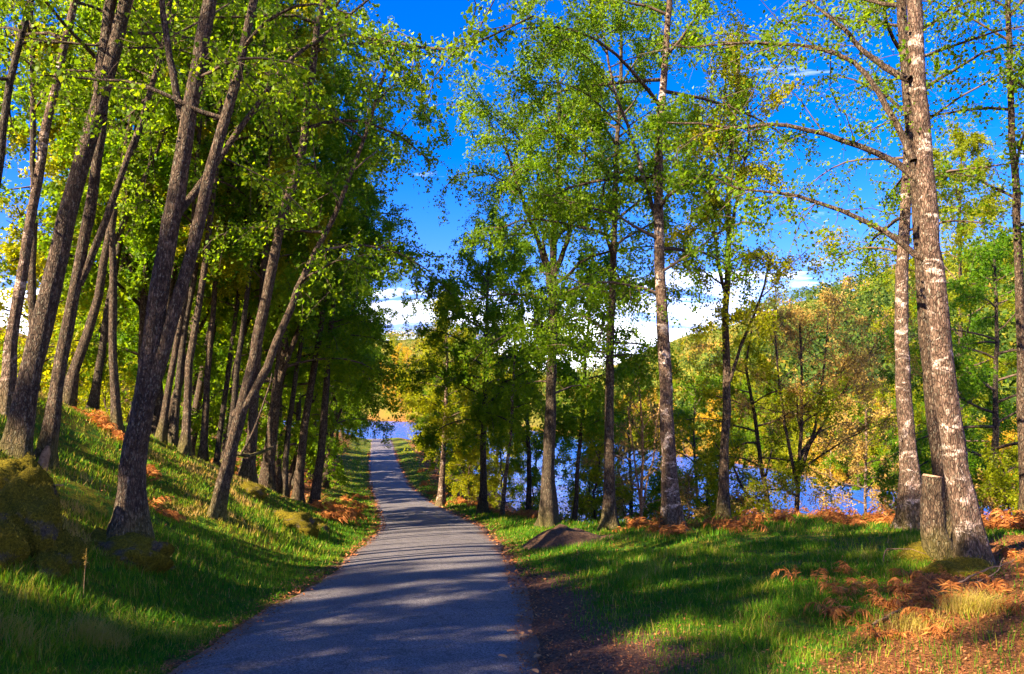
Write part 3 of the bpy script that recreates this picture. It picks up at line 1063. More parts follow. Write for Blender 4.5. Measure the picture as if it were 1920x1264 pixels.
rd = dict(nb=46, L=3.9, up=.62, droop=.34, ntw=11, nhang=2, hang=.9)
road_p = [proto('birch_tree', '', '', 101, 15, .17, 0, 'bark_dark', 'leaf', 72000, .086, (1.0, .3), (.3, 0), [(.3, (.5, .2), .55)], .14, **rd),
          proto('birch_tree', '', '', 102, 15, .15, 0, 'bark', 'leaf', 72000, .086, (-.6, .5), (0, .3), [(.22, (-.4, .3), .6), (.35, (.4, -.3), .5)], .14, **rd),
          proto('birch_tree', '', '', 103, 14, .15, 0, 'bark', 'leaf', 66000, .09, (.3, -.7), (.2, .2), [], .12, **rd),
          proto('birch_tree', '', '', 104, 14, .14, 0, 'bark_pale', 'leaf_yellow', 52000, .09, (.3, .4), (.2, -.2), [], .12, **rd)]  # last one: lighter leaf colour carries the sun on the right row
fo = dict(nb=24, L=2.6, up=.7, droop=.28, ntw=9)
wood_p = [proto('birch_tree', '', '', 111, 14, .12, 0, 'bark', 'leaf', 36000, .086, (1.2, .2), (.3, .1), [(.3, (.3, .2), .6)], .34, **fo),
          proto('birch_tree', '', '', 112, 15, .11, 0, 'bark_dark', 'leaf_yellow', 36000, .086, (1.4, -.3), (-.3, .1), [], .36, **fo),
          proto('birch_tree', '', '', 113, 13, .10, 0, 'bark', 'leaf_dark', 36000, .086, (.8, .4), (.2, -.3), [(.15, (.35, .1), .75)], .3, **fo)]
fa = dict(nb=30, L=3.4, up=.5, droop=.25, ntw=8, nhang=1, twigs=False)
far_p = [proto('broadleaf_tree', '', '', 121, 11, .16, 0, 'bark', 'leaf_yellow', 13000, .17, t0=.08, spread=.14, **fa),
         proto('broadleaf_tree', '', '', 122, 10, .15, 0, 'bark', 'leaf', 13000, .17, t0=.08, spread=.14, **fa),
         proto('broadleaf_tree', '', '', 123, 10, .14, 0, 'bark_pale', 'leaf_amber', 11000, .16, t0=.08, spread=.14, **fa)]

ORD = 'first second third fourth fifth sixth seventh eighth ninth tenth eleventh twelfth thirteenth fourteenth fifteenth sixteenth seventeenth eighteenth nineteenth twentieth'.split()
ORD += ['twenty-' + o for o in ORD[:9]] + ['thirtieth'] + ['thirty-' + o for o in ORD[:9]]
# left roadside wall of foliage
rngp = np.random.default_rng(33)
LR = [(19.5, -7.0, 1.1), (23, -4.9, 1.15), (27, -5.2, 1.12), (40, -5.6, 1.12), (45, -4.3, 1.1), (52, -5.6, 1.1), (59, -5.0, 1.05), (67, -5.4, 1.0), (76, -5.0, 1.0), (86, -5.6, .95), (97, -5.2, .9), (108, -5.8, .8)]
for i, (y, s, sc) in enumerate(LR):
    x = float(xr(y)) + s
    lb = 'leafy birch in the left roadside row, ' + ORD[i] + ' from its near end'
    plant(road_p[i % 3], x, y, rngp.uniform(0, 6.28), sc, lb, 'leafy birches lining the road on the left')
RR = [(44, 5.4, .74), (53, 5.6, .8), (63, 5.8, .8), (74, 5.4, .78), (86, 5.8, .75), (99, 5.6, .7)]
for i, (y, s, sc) in enumerate(RR):
    x = float(xr(y)) + s
    plant(road_p[(3, 0, 3, 2)[i % 4]], x, y, rngp.uniform(0, 6.28), sc,
          'leafy birch in the right roadside row, ' + ORD[i] + ' behind the sunlit white stem',
          'leafy birches lining the road on the right')
# the wood climbing the left hillside


def zone_label(k, x, y):
    px = 960 + FPX * x / y
    z = ('behind the left-edge birches' if px < 90 else 'near the crest birch' if px < 230 else 'behind the mossy-footed fork' if px < 390 else
         'behind the sunlit fork' if px < 520 else 'behind the stout trunk pair')
    return ('forked birch', 'yellow-green birch', 'low-forked birch')[k] + ' in left wood ' + z + (', front ranks' if y < 28 else ', middle ranks' if y < 48 else ', back ranks')


cnt = 0
tries = 0
spots = []
while cnt < 42 and tries < 4000:
    tries += 1
    y = rngp.uniform(11, 75)
    s = -rngp.uniform(6.8, 34)
    x = float(xr(y)) + s
    if x / y < -.62 or any((x - a) ** 2 + (y - b) ** 2 < 2.6 ** 2 for a, b in spots):
        continue
    if y < 22 and s > -9:
        continue
    if abs((x + 3.7) * .55 - (y - 36) * .74) / .922 < 3.2 and x > -26:     # gap made in the wood so sun reaches the white-stemmed birch
        continue
    spots.append((x, y))
    cnt += 1
    plant(wood_p[cnt % 3], x, y, rngp.uniform(-.7, .9), rngp.uniform(.8, 1.15),
          zone_label(cnt % 3, x, y), 'birches deep in the left wood', (rngp.normal(0, .04), rngp.normal(.03, .04)))
for i, (px, d) in enumerate([(128, 15.5), (176, 17.5), (246, 18.5), (288, 22), (432, 18.5), (486, 25), (538, 29), (356, 24), (250, 26), (150, 21)]):
    x = (px - 960) / FPX * d
    plant(wood_p[i % 3], x, d, .3 * (i % 3) - .3, .85 + .05 * (i % 4), zone_label(i % 3, x, d), 'birches deep in the left wood', (0, .05 + .02 * (i % 4)))
# unseen trees left of and behind the viewer, placed to shade the road
for i, (x, y, sc) in enumerate([(-11, .5, .74), (-14.5, -3.6, .95), (-9, -8.5, 1.0), (-22, -3, 1.1), (-13, -12, 1.1)]):
    plant((road_p[:3] + wood_p)[i % 6], x, y, i * 1.3, sc, 'unseen birch on the left bank beside and behind the viewpoint, placed to shade the road', 'birches shading the near road')

# young leafy growth: under the left wood and on the slope to the lake
us = dict(nb=26, L=1.5, up=.7, droop=.2, ntw=8, nhang=1, hang=.4)
bush_p = [proto('young_tree', '', '', 131, 4.2, .05, 0, 'bark', 'leaf_yellow', 9000, .075, t0=.06, **us),
          proto('young_tree', '', '', 132, 3.6, .045, 0, 'bark', 'leaf', 9000, .075, t0=.06, **us),
          proto('young_tree', '', '', 133, 4.0, .05, 0, 'bark_orange', 'leaf_gold', 4500, .065, t0=.1, **us)]
k = 0
while k < 22:
    y = rngp.uniform(15, 45)
    s = -rngp.uniform(8.5, 26)
    x = float(xr(y)) + s
    if x / y < -.75:
        continue
    plant(bush_p[k % 2], x, y, k, rngp.uniform(.7, 1.3), 'bright yellow-green sapling under the left wood' if k % 2 == 0 else 'fresh green sapling under the left wood',
          'yellow-green saplings under the wood' if k % 2 == 0 else 'green saplings under the wood')
    k += 1
for i, (px, d, sc) in enumerate([(1110, 26, 1.0), (1165, 29, 1.2), (1225, 27, 1.0), (1285, 25, .9), (1330, 30, 1.2), (1400, 31, 1.2), (1470, 33, 1.3), (1545, 27, 1.1), (1580, 33, 1.3), (1650, 27, 1.2), (1560, 38, 1.5),
                                 (1660, 36, 1.5), (1700, 30, 1.3), (1750, 26, 1.1), (1090, 33, 1.1), (1000, 34, 1.0), (940, 40, 1.1), (875, 45, 1.1), (880, 38, .9), (1840, 20, 1.0), (1900, 19, 1.0)]):
    k = (0, 2, 1, 2)[i % 4] if px > 1080 else i % 2
    plant(bush_p[k], (px - 960) / FPX * d, d, i * 1.1, sc, ['yellow-green young tree on the slope between trunks and water', 'green young tree on the slope between trunks and water',
          'golden budding young tree on the slope between trunks and water'][k], ['yellow-green saplings on the lake slope', 'green saplings on the lake slope', 'golden saplings on the lake slope'][k])

# far shore trees
FS = []
rngf = np.random.default_rng(91)
while len(FS) < 70:
    px = rngf.uniform(780, 1960)
    d = rngf.uniform(62, 210)
    x, y = (px - 960) / FPX * d, d
    f = -float(sdist(FAR, np.array([x]), np.array([y]))[0])
    if f < .0 or f > (6 if len(FS) < 40 else 30) or any((x - a) ** 2 + (y - b) ** 2 < 3.2 ** 2 for a, b in FS):
        continue
    FS.append((x, y))
    k = int(rngf.choice([0, 0, 1, 1, 2], 1)[0])
    plant(far_p[k], x, y, rngf.uniform(0, 6.28), rngf.uniform(.75, 1.15),
          ['yellow-green rounded tree on the far lake shore', 'mid green rounded tree on the far lake shore', 'amber-leaved tree on the far lake shore'][k],
          ['yellow-green far shore trees', 'green far shore trees', 'amber far shore trees'][k])
for i, (px, d, k, sc) in enumerate([(728, 470, 2, 1.6), (742, 455, 2, 1.7), (757, 448, 0, 1.5), (768, 440, 2, 1.6), (715, 480, 2, 1.5), (748, 520, 2, 1.7), (735, 540, 0, 1.6), (762, 500, 2, 1.6), (733, 445, 2, 1.2), (752, 432, 2, 1.1), (722, 455, 2, 1.2), (775, 425, 2, 1.2), (741, 436, 2, 1.0)]):
    x, y = (px - 960) / FPX * d, d
    plant(far_p[k], x, y, i * .9, sc, 'golden tree on the far hillside at the road end' if k == 2 else 'pale green tree on the far hillside at the road end',
          'golden trees at the end of the gap' if k == 2 else 'pale green trees at the end of the gap')

# conifers on the right hill
def conifer(seed):
    rng = np.random.default_rng(seed)
    root = empty('conifer_tree', (0, 0, 0))
    tag(root, 'c', 'tree', 'c')
    g = Geo()
    tube(g, upstem(rng, (0, 0, 0), 15, wig=.01, n=8), np.linspace(.2, .02, 8), 6)
    link('trunk', g.mesh('trunk', [M['bark_dark']]), root)
    g = Geo()
    n = 1500
    z = 1.2 + 13.9 * rng.uniform(0, 1, n) ** 1.35
    ring = np.round(z / .8) * .8
    z = ring + rng.normal(0, .12, n)
    rr = np.maximum((15.3 - z) * .19, .05) * np.sqrt(rng.uniform(.15, 1, n))
    a = rng.uniform(0, 6.28, n)
    leaves(g, rng, np.stack([rr * np.cos(a), rr * np.sin(a), z - rr * .35], 1), .75, 0, .4, .35)
    link('crown', g.mesh('crown', [M['needle']]), root)
    KIDS[root.name] = kids(root)
    USED[root.name] = False
    return root


con = conifer(5)
for i, (px, d, sc) in enumerate([(1655, 190, .85), (1668, 200, .8), (1640, 210, .75), (1600, 330, .9), (1622, 340, 1.0), (1650, 345, 1.0), (1672, 350, 1.0), (1585, 320, .8)]):
    x, y = (px - 960) / FPX * d, d
    plant(con, x, y, i, sc, 'dark spruce spires low on the right hillside' if d < 250 else 'small dark spruce on the skyline of the right hill',
          'hillside spruces' if d < 250 else 'skyline spruces')

# the wood that covers the far hills
g = Geo()
rngh = np.random.default_rng(77)
n = 10500
hy = np.exp(rngh.uniform(math.log(75), math.log(900), n))
hx = rngh.uniform(-.45, .85, n) * hy
ff = -sdist(FAR, hx, hy)
ok = (ff > 6) & (ff < 330)
hx, hy, ff = hx[ok], hy[ok], ff[ok]
hz = gz(hx, hy)
m_ = len(hx)
per = 42
rad = rngh.uniform(1.8, 3.6, m_) * (1 + hy / 900)
hue = np.clip(.44 - .14 * sst(.15, .4, hx / hy) + .55 * (vn(hx, hy, 45, 21) - .5) + rngh.normal(0, .17, m_) + .10 * np.exp(-((hx / hy + .15) / .05) ** 2), 0, 1)
dirs = rngh.normal(0, 1, (m_, per, 3))
dirs /= np.linalg.norm(dirs, axis=2)[:, :, None]
dirs[:, :, 2] = np.abs(dirs[:, :, 2]) * 1.3 - .25
cen = np.stack([hx, hy, hz + rad * .9], 1)[:, None, :] + dirs * (rad[:, None, None] * rngh.uniform(.6, 1.05, (m_, per, 1)) * np.array((1, 1, 1.25)))
cen = cen.reshape(-1, 3)
nn = len(cen)
a = rngh.normal(0, 1, (nn, 3)); a /= np.linalg.norm(a, axis=1)[:, None]
b = np.cross(a, rngh.normal(0, 1, (nn, 3))); b /= np.linalg.norm(b, axis=1)[:, None]
sz = (np.repeat(rad, per) * rngh.uniform(.09, .19, nn))[:, None]
tri = np.stack([cen + a * sz, cen - a * sz * .5 + b * sz * .9, cen - a * sz * .5 - b * sz * .9], 1).reshape(-1, 3)
g.add(tri, np.arange(nn * 3).reshape(-1, 3), 0, hue=np.repeat(np.clip(np.repeat(hue, per) + rngh.normal(0, .08, nn), 0, 1), 3))
tag(link('far_woodland', g.mesh('far_woodland', [M['far']], False)), 'mixed green and golden woodland covering the far hills', 'woodland', kind='stuff')

# ------------------------------------------------------------------ rocks, mound, stump, logs


def rock(name, label, group, c, r, seed, mat, fuzz=1200, chop=9):
    import bmesh
    rng = np.random.default_rng(seed)
    bm = bmesh.new()
    bmesh.ops.create_icosphere(bm, subdivisions=4, radius=1.0)
    co = np.array([v.co[:] for v in bm.verts])
    d = np.ones(len(co))
    for k in range(chop):                                   # chop flat faces, then swell with moss
        nrm = rng.normal(0, 1, 3); nrm /= np.linalg.norm(nrm)
        h = rng.uniform(.72, .97)
        pr = co @ nrm
        co = co - np.outer(np.maximum(pr - h, 0) * .7, nrm)
    nz = (vn(co[:, 0] * 3 + seed, co[:, 1] * 3 + co[:, 2] * 2, .9, seed) - .5) * .42 + (vn(co[:, 0] * 9, co[:, 1] * 9 + co[:, 2] * 8, .9, seed + 1) - .5) * .16
    co = co * (1 + nz)[:, None] * np.array(r)
    for v, p in zip(bm.verts, co):
        v.co = p
    me = bpy.data.meshes.new(name)
    bm.to_mesh(me); bm.free()
    me.materials.append(mat)
    me.polygons.foreach_set('use_smooth', np.ones(len(me.polygons), bool))
    root = tag(empty(name, c), label, 'rock', group)
    link('stone', me, root)
    if fuzz:
        g = Geo()
        pick = co[rng.integers(0, len(co), fuzz)] + rng.normal(0, .012, (fuzz, 3))
        pick = pick[vn(pick[:, 0] * 2, pick[:, 1] * 2 + pick[:, 2], .5, 5) > .30]
        blades(g, rng, pick, .022, .007, 0, up=.7, hue=rng.uniform(0, 1, len(pick)))
        link('moss', g.mesh('moss', [M['mossfuzz']], False), root)['kind'] = 'stuff'
    return root


def blades(g, rng, p, h, w, mat, up=1.0, hue=0.5, lean=.35, bend=True):
    n = len(p)
    h = np.broadcast_to(np.asarray(h, float), (n,)) * rng.uniform(.55, 1.3, n)
    az = rng.uniform(0, 6.28, n)
    d = np.stack([np.cos(az), np.sin(az), np.zeros(n)], 1)
    sd = np.stack([-np.sin(az + rng.normal(0, .6, n)), np.cos(az), np.zeros(n)], 1)
    w = np.broadcast_to(np.asarray(w, float), (n,))[:, None]
    l1 = (lean * rng.uniform(.1, 1, n) * h)[:, None]
    zz = np.array((0, 0, 1.0))[None, :]
    H = h[:, None]
    hue = np.broadcast_to(np.asarray(hue, float), (n,))
    if bend:
        mid = p + d * l1 * .35 + zz * H * .55 * up
        tip = p + d * l1 * 1.3 + zz * H * up
        v = np.stack([p - sd * w * .5, p + sd * w * .5, mid + sd * w * .38, mid - sd * w * .38, tip], 1).reshape(-1, 3)
        b = np.arange(n) * 5
        g.add(v, np.stack([b, b + 1, b + 2, b + 3], 1), mat, hue=np.repeat(hue, 5))
        nv = g.n - n * 5
        g.f.append((np.stack([b + 3, b + 2, b + 4], 1) + nv).astype(np.int32))
        g.m.append(np.full(n, mat, np.int32))
    else:
        tip = p + d * l1 + zz * H * up
        v = np.stack([p - sd * w * .5, p + sd * w * .5, tip], 1).reshape(-1, 3)
        g.add(v, np.arange(n * 3).reshape(-1, 3), mat, hue=np.repeat(hue, 3))


def atg(px, d, dz=0.0):
    x = (px - 960) / FPX * d
    return (x, d, g1(x, d) + dz)


GRK = 'mossy boulders at the left edge'
for (x_, y_, dz_, r_, sd_, nf_, lb_) in [(-4.95, 7.65, .08, (.36, .40, .50), 3, 8000, 'big moss-covered boulder at the left edge below the bank, largest of the pile'),
                                      (-5.35, 8.05, .14, (.42, .40, .46), 4, 7000, 'moss-covered boulder at the left edge, uppermost of the pile'),
                                      (-4.78, 7.05, .00, (.26, .30, .30), 5, 5000, 'round mossy boulder at the left edge, lowest of the pile'),
                                      (-4.52, 7.70, .00, (.20, .22, .30), 6, 3500, 'small mossy stone leaning right of the largest left-edge boulder'),
                                      (-4.45, 7.30, -.03, (.17, .20, .18), 7, 2500, 'low mossy stone at the right foot of the left-edge boulder pile')]:
    rock('mossy_boulder', lb_, GRK, (x_, y_, g1(x_, y_) + dz_), r_, sd_, M['moss'], nf_)
GMH = 'moss hummocks on the left bank'
for i, (px, d, r, lb) in enumerate([(545, 16.0, .62, 'golden moss hummock on the bank edge below the sunlit fork'), (590, 17.5, .42, 'small moss hummock beside the roadside bracken'),
                                    (470, 17.0, .4, 'low moss hummock at the foot of the sunlit fork'), (222, 8.75, .62, 'moss cushion at the foot of the thick forked birch')]):
    c = atg(px, d, -.26 * r)
    rock('moss_hummock', lb, GMH, c, (r, r * .9, r * .55), 30 + i, M['moss'], 5000, 0)
rock('moss_hummock', 'ochre moss cushion under the cut stump at right', 'moss cushions at right', atg(1740, 9.6, -.14), (.55, .45, .30), 41, M['moss'], 5000, 0)
rock('moss_hummock', 'ochre moss cushion before the large pale birch', 'moss cushions at right', atg(1790, 8.5, -.10), (.45, .35, .22), 42, M['moss'], 4000, 0)

# spoil mound beside the road
g = Geo()
nr, na = 14, 40
mc = np.array((.98, 15.4))
mv = []
for i in range(nr):
    for j in range(na):
        rr = (i / (nr - 1))
        a_ = j / na * 6.2832
        x = mc[0] + rr * .85 * math.cos(a_)
        y = mc[1] + rr * .85 * math.sin(a_)
        hh = .44 * max(0.0, 1 - rr) ** 1.05 * (1 + .5 * float(vn(x, y, .35, 31) - .5)) - .06 * (rr > .95) + .11 * (1 - rr) * float(vn(x, y, .12, 32) - .5)
        mv.append((x, y, g1(x, y) + hh))
mq = [(i * na + j, i * na + (j + 1) % na, (i + 1) * na + (j + 1) % na, (i + 1) * na + j) for i in range(nr - 1) for j in range(na)]
base = np.array((mc[0], mc[1], g1(*mc)))
g.add(mv, mq)
mo = link('dirt_mound', g.mesh('dirt_mound', [M['mound']], True, base), None, base)
tag(mo, 'low grey-brown heap of spoil where the grass meets the road', 'mound')

# cut stump next to the pale birch
rngs = np.random.default_rng(12)
sb = atg(1754, 9.4, -.1)
top = P(1748, 893, 9.4)
pts = resample([np.array(sb), P(1750, 1000, 9.4), P(1748, 940, 9.4), top], 16)
st = tag(empty('tree_stump', sb), 'tall cut birch stump standing against the dark twin stem at right', 'stump')
g = Geo()
tube(g, pts, np.linspace(.175, .115, 16) * (1 + rngs.normal(0, .03, 16)), 16, 0, False, lumpy(rngs, .5))
link('trunk', g.mesh('trunk', [M['bark']], True, sb), st)
g = Geo()
tube(g, [top + np.array((0, 0, -.01)), top + np.array((.004, 0, .014))], [.113, .10], 16, 0)
link('cut_face', g.mesh('cut_face', [M['cutwood']], False, sb), st)
# stub at the far left
sb = atg(88, 10.1, -.05)
st = tag(empty('tree_stump', sb), 'small broken orange stub beside the pale-patched birch at far left', 'stump')
g = Geo()
p0 = np.array(sb)
tube(g, [p0, p0 + (.02, 0, .15), p0 + (.05, .0, .30), p0 + (.07, 0, .38)], [.09, .07, .055, .02], 9, 0, True, lumpy(rngs, .3))
link('trunk', g.mesh('trunk', [M['wood']], True, sb), st)


def limb(name, label, cat, pts, r0, r1, mat, seed, forks=()):
    rng = np.random.default_rng(seed)
    q = resample(pts, 14, rng, .008)
    b = q[0].copy()
    root = tag(empty(name, b), label, cat)
    g = Geo()
    tube(g, q, np.linspace(r0, r1, 14) * (1 + rng.normal(0, .06, 14)), 7)
    link('stick', g.mesh('stick', [mat], True, b), root)
    for fp, fr in forks:
        g = Geo()
        tube(g, resample(fp, 8, rng, .006), np.linspace(fr, fr * .4, 8), 5)
        link('side_shoot', g.mesh('side_shoot', [mat], True, b), root)
    return root


def onground(px, d, dz):
    return np.array(atg(px, d, dz))


limb('fallen_branch', 'curved dead branch lying right of the sunlit fork', 'branch',
     [P(415, 868, 14.6), P(440, 850, 14.6), P(470, 856, 14.7), P(500, 845, 14.8), P(512, 838, 14.9)], .06, .02, M['bark'], 1,
     [([P(450, 852, 14.6), P(470, 820, 14.6), P(490, 770, 14.7), P(505, 725, 14.8), P(510, 700, 14.8)], .03)])
limb('fallen_branch', 'orange dead stick lying on the bank left of the thick forked birch', 'branch',
     [onground(80, 9.0, .02), onground(105, 9.2, .12), onground(130, 9.4, .16)], .016, .008, M['wood'], 2)
limb('fallen_branch', 'dark stick lying in the orange litter at lower right', 'branch',
     [onground(1610, 6.5, .04), onground(1650, 6.8, .05), onground(1690, 7.1, .05)], .013, .006, M['wood'], 3)
limb('fallen_branch', 'grey crossed sticks before the large pale birch', 'branch',
     [onground(1770, 7.5, .03), onground(1830, 7.7, .12), onground(1880, 7.9, .20)], .012, .005, M['wood'], 4,
     [([onground(1800, 7.5, .02), onground(1850, 7.6, .10), onground(1862, 7.8, .22)], .008)])
limb('fallen_branch', 'thin bent bracken stalk standing left of the cut stump', 'branch',
     [onground(1640, 9.2, 0), onground(1642, 9.2, .20), onground(1690, 9.3, .19), onground(1720, 9.3, .10)], .008, .004, M['wood'], 5)

# ------------------------------------------------------------------ dead bracken


def frond_mesh(seed, L=.6, flop=.8):
    rng = np.random.default_rng(seed)
    g = Geo()
    st = grow(rng, (0, 0, 0), (.55, 0, .85), L, 10, flop, .10)
    tube(g, st, np.linspace(.006, .002, 10), 3, 0, False)
    tan = np.gradient(st, axis=0)
    hue = []
    vs, fs = [], []
    for i in range(2, 10):
        f = 1 - (i - 2) / 8.5
        for k in range(3):
            for sg in (-1, 1):
                p = st[i] - tan[i] * rng.uniform(0, .8)
                side = np.cross(tan[i], (0, 0, 1.0)); side /= np.linalg.norm(side) + 1e-9
                d = side * sg + tan[i] / np.linalg.norm(tan[i]) * .5 + rng.normal(0, .3, 3)
                d[2] -= .35
                d /= np.linalg.norm(d)
                l_ = L * .34 * f * rng.uniform(.6, 1.2) + .02
                w = np.cross(d, rng.normal(0, 1, 3)); w /= np.linalg.norm(w) + 1e-9
                n0 = len(vs)
                vs += [p, p + d * l_ * .4 + w * l_ * .075, p + d * l_ + np.array((0, 0, -.25 * l_)), p + d * l_ * .4 - w * l_ * .075]
                fs.append((n0, n0 + 1, n0 + 2, n0 + 3))
    g.add(vs, fs, 0)
    g.attr['hue'] = [np.clip(np.repeat(rng.normal(.5, .22, (g.n + 3) // 4), 4)[:g.n], 0, 1).astype(np.float32)]
    return g.mesh('frond', [M['fern']], False)


FR = [frond_mesh(i, L, fl) for i, (L, fl) in enumerate([(.55, .8), (.7, 1.0), (.45, .6), (.6, 1.2)])]
rngb = np.random.default_rng(55)


def bracken(x, y, sc, nf, label, group):
    z = g1(x, y)
    root = tag(empty('dead_bracken', (x, y, z - .02), 0), label, 'bracken', group)
    for i in range(nf):
        o = link('frond', FR[int(rngb.integers(0, 4))], root)
        r_ = .22 * sc * math.sqrt(rngb.uniform(0, 1)); a_ = rngb.uniform(0, 6.28)
        dx, dy = r_ * math.cos(a_), r_ * math.sin(a_)
        o.location = (dx, dy, g1(x + dx, y + dy) - z)
        o.rotation_euler = (rngb.normal(0, .25), rngb.normal(0.1, .25), rngb.uniform(0, 6.28))
        k = sc * rngb.uniform(.7, 1.2)
        o.scale = (k, k, k)
    return root


row = [(1235, 15.4), (1262, 14.9), (1300, 15.8), (1345, 15.0), (1375, 14.6), (1405, 15.4), (1440, 15.0), (1475, 15.8), (1520, 15.2), (1560, 15.0), (1590, 14.4), (1620, 15.0), (1655, 14.6), (1690, 14.2), (1180, 16.5), (1215, 16.3)]
RL = {0: 'at the mossy foot of the tall pale-topped birch', 4: 'bright curled clump midway along the lake edge', 13: 'beside the sunlit foot of the upright birch'}
for i, (px, d) in enumerate(row):
    bracken((px - 960) / FPX * d, d, rngb.uniform(.75, 1.15), 11, 'rust bracken along the lake edge, ' + RL[i] if i in RL else 'rust-red dead bracken clump along the grass edge above the lake', 'bracken along the lake edge')
for i, (px, d) in enumerate([(1858, 12.2), (1880, 11.8), (1905, 12.0), (1925, 11.5), (1840, 12.6)]):
    bracken((px - 960) / FPX * d, d, .95, 10, 'sunlit orange bracken right of the large pale birch, above the water', 'bracken right of the pale birch')
for i, (px, d) in enumerate([(620, 21), (640, 22.5), (600, 23), (655, 24.5), (630, 26), (665, 28), (645, 30), (670, 34), (655, 37), (680, 42)]):
    bracken((px - 960) / FPX * d, d, 1.25, 10, 'big dark red bracken clump on the left verge by the stout trunk pair' if i == 0 else 'rust bracken clump along the left verge beneath the leafy row', 'bracken along the left verge')
for i, (px, d) in enumerate([(870, 33), (890, 31), (925, 28), (950, 26), (975, 25), (1000, 23.5), (800, 46), (815, 42), (845, 36), (790, 55), (780, 65)]):
    bracken((px - 960) / FPX * d + .5, d, 1.2, 10, 'rust bracken clump along the right verge under the trees', 'bracken along the right verge')
NEARB = [(1650, 7.8), (1690, 8.3), (1620, 8.6), (1700, 7.4), (1570, 8.9), (1730, 7.9), (1600, 7.3), (1660, 6.9), (1880, 9.3), (1910, 8.8), (1895, 8.2), (1500, 8.3), (1840, 7.2), (1560, 7.6), (1630, 6.3), (1720, 6.7), (1780, 7.0), (1560, 6.9), (1680, 7.7), (1750, 6.2), (1610, 8.0), (1860, 6.6)]
for i, (px, d) in enumerate(NEARB):
    bracken((px - 960) / FPX * d, d, rngb.uniform(.4, .6), 8, 'flattened orange bracken in the litter before the right-hand birches' if px < 1780 and px > 1520 else
            'lone bracken tuft in the shaded grass' if px == 1500 else 'orange bracken right of the large pale birch, in the near litter', 'bracken in the right foreground')
for i, (px, d) in enumerate([(300, 12), (312, 11.6), (190, 14.5), (205, 14), (240, 14), (160, 15), (285, 13)]):
    bracken((px - 960) / FPX * d, d, .8, 8, 'rust bracken clump on the left bank behind the mossy-footed fork', 'bracken on the left bank')
# bracken carpet of the wood floor
g = Geo()
rngc = np.random.default_rng(8)
src = FR[0]
vc = np.zeros(len(src.vertices) * 3, np.float32); src.vertices.foreach_get('co', vc); vc = vc.reshape(-1, 3)
fq = np.array([p.vertices[:] for p in src.polygons])
hv = np.zeros(len(vc), np.float32); src.attributes['hue'].data.foreach_get('value', hv)
k = 0
while k < 620:
    y = rngc.uniform(10, 60)
    s = -rngc.uniform(5.5, 26)
    x = float(xr(y)) + s
    if x / y < -.78 or (y < 20 and s > -7.5):
        continue
    k += 1
    a_ = rngc.uniform(0, 6.28)
    sc = rngc.uniform(.7, 1.5)
    R_ = np.array(((math.cos(a_), -math.sin(a_), 0), (math.sin(a_), math.cos(a_), 0), (0, 0, 1)))
    g.add((vc * sc) @ R_.T + np.array((x, y, g1(x, y) - .02)), fq, 0, hue=np.clip(hv + rngc.normal(.12, .15), 0, 1))
tag(link('bracken_carpet', g.mesh('bracken_carpet', [M['fern']], False)), 'rusty carpet of dead bracken on the left wood floor', 'bracken', kind='stuff')

# ------------------------------------------------------------------ grass and litter
rg = np.random.default_rng(99)


def sample(n, f):
    """points in view on the ground, denser close to the viewer"""
    d = np.exp(rg.uniform(math.log(3.2), math.log(90), n))
    u = rg.uniform(-.80, .78, n)
    x, y = u * d, d
    k_ = f(x, y)
    return x[k_], y[k_]


def grassy(x, y):
    s = x - xr(y)
    a_ = np.abs(s)
    e = sdist(NEAR, x, y)
    keep = (a_ > 1.5 + .35 * (vn(x, y, .5, 41) - .3) * np.where(s > 0, 1.6, .8)) & (e < .3)
    keep &= (s < 0) | (rg.uniform(0, 1, len(x)) > 1.15 * np.clip(1.2 - (a_ - 1.5) / (1.15 + 1.0 * sst(9, 5, y)), 0, 1) * sst(15, 9, y) + .45 * (vn(x, y, .9, 42) - .5))
    keep &= rg.uniform(0, 1, len(x)) > .93 * sst(.3, .75, rustf(x, y) + .5 * (vn(x, y, .8, 43) - .5))
    keep &= (s > -9) & (s < 12)
    keep &= rg.uniform(0, 1, len(x)) > .85 * sst(.56, .68, vn(x, y, 1.1, 55) * .6 + vn(x, y, .4, 56) * .4) * sst(2.4, 3.6, np.abs(s))   # mossy gaps
    keep &= ((x - 1.05) / .9) ** 2 + ((y - 15.4) / .75) ** 2 > 1
    return keep


x, y = sample(640000, grassy)
d = y
z = gz(x, y)
dryn = vn(x, y, .9, 51) * .55 + vn(x, y, .28, 52) * .45
sl = x - xr(y)
bank = sst(2.6, 4.0, -sl)
hue = np.clip(.27 + .17 * rg.normal(0, 1, len(x)) + 1.1 * np.maximum(dryn - .53, 0) * (1.0 + 1.5 * bank) + .20 * bank + .25 * (vn(x, y, 2.2, 54) - .5), 0, 1)  # bank yellower: dry patches, plus a sunlit yellow put into the hue
hue = np.where(rg.uniform(0, 1, len(x)) < .09, rg.uniform(.72, 1, len(x)), hue)
hgt = (.042 + .070 * vn(x, y, .5, 53)) * (1 + .35 * (dryn > .62)) * (.6 + .4 * sst(1.5, 2.4, np.abs(sl))) * (1 - .25 * bank)
wid = .0045 * np.maximum(1, d / 5.0)
g = Geo()
nb_ = d < 10
blades(g, rg, np.stack([x, y, z], 1)[nb_], hgt[nb_], wid[nb_], 0, hue=hue[nb_], lean=.8)
nb_ = ~nb_
blades(g, rg, np.stack([x, y, z], 1)[nb_], hgt[nb_] * 1.1, wid[nb_] * 1.2, 0, hue=hue[nb_], lean=.8, bend=False)
print('grass blades', len(x))
tag(link('grass', g.mesh('grass', [M['grass']], False)), 'short green grass on both verges, the bank and the shelf', 'grass', kind='stuff')


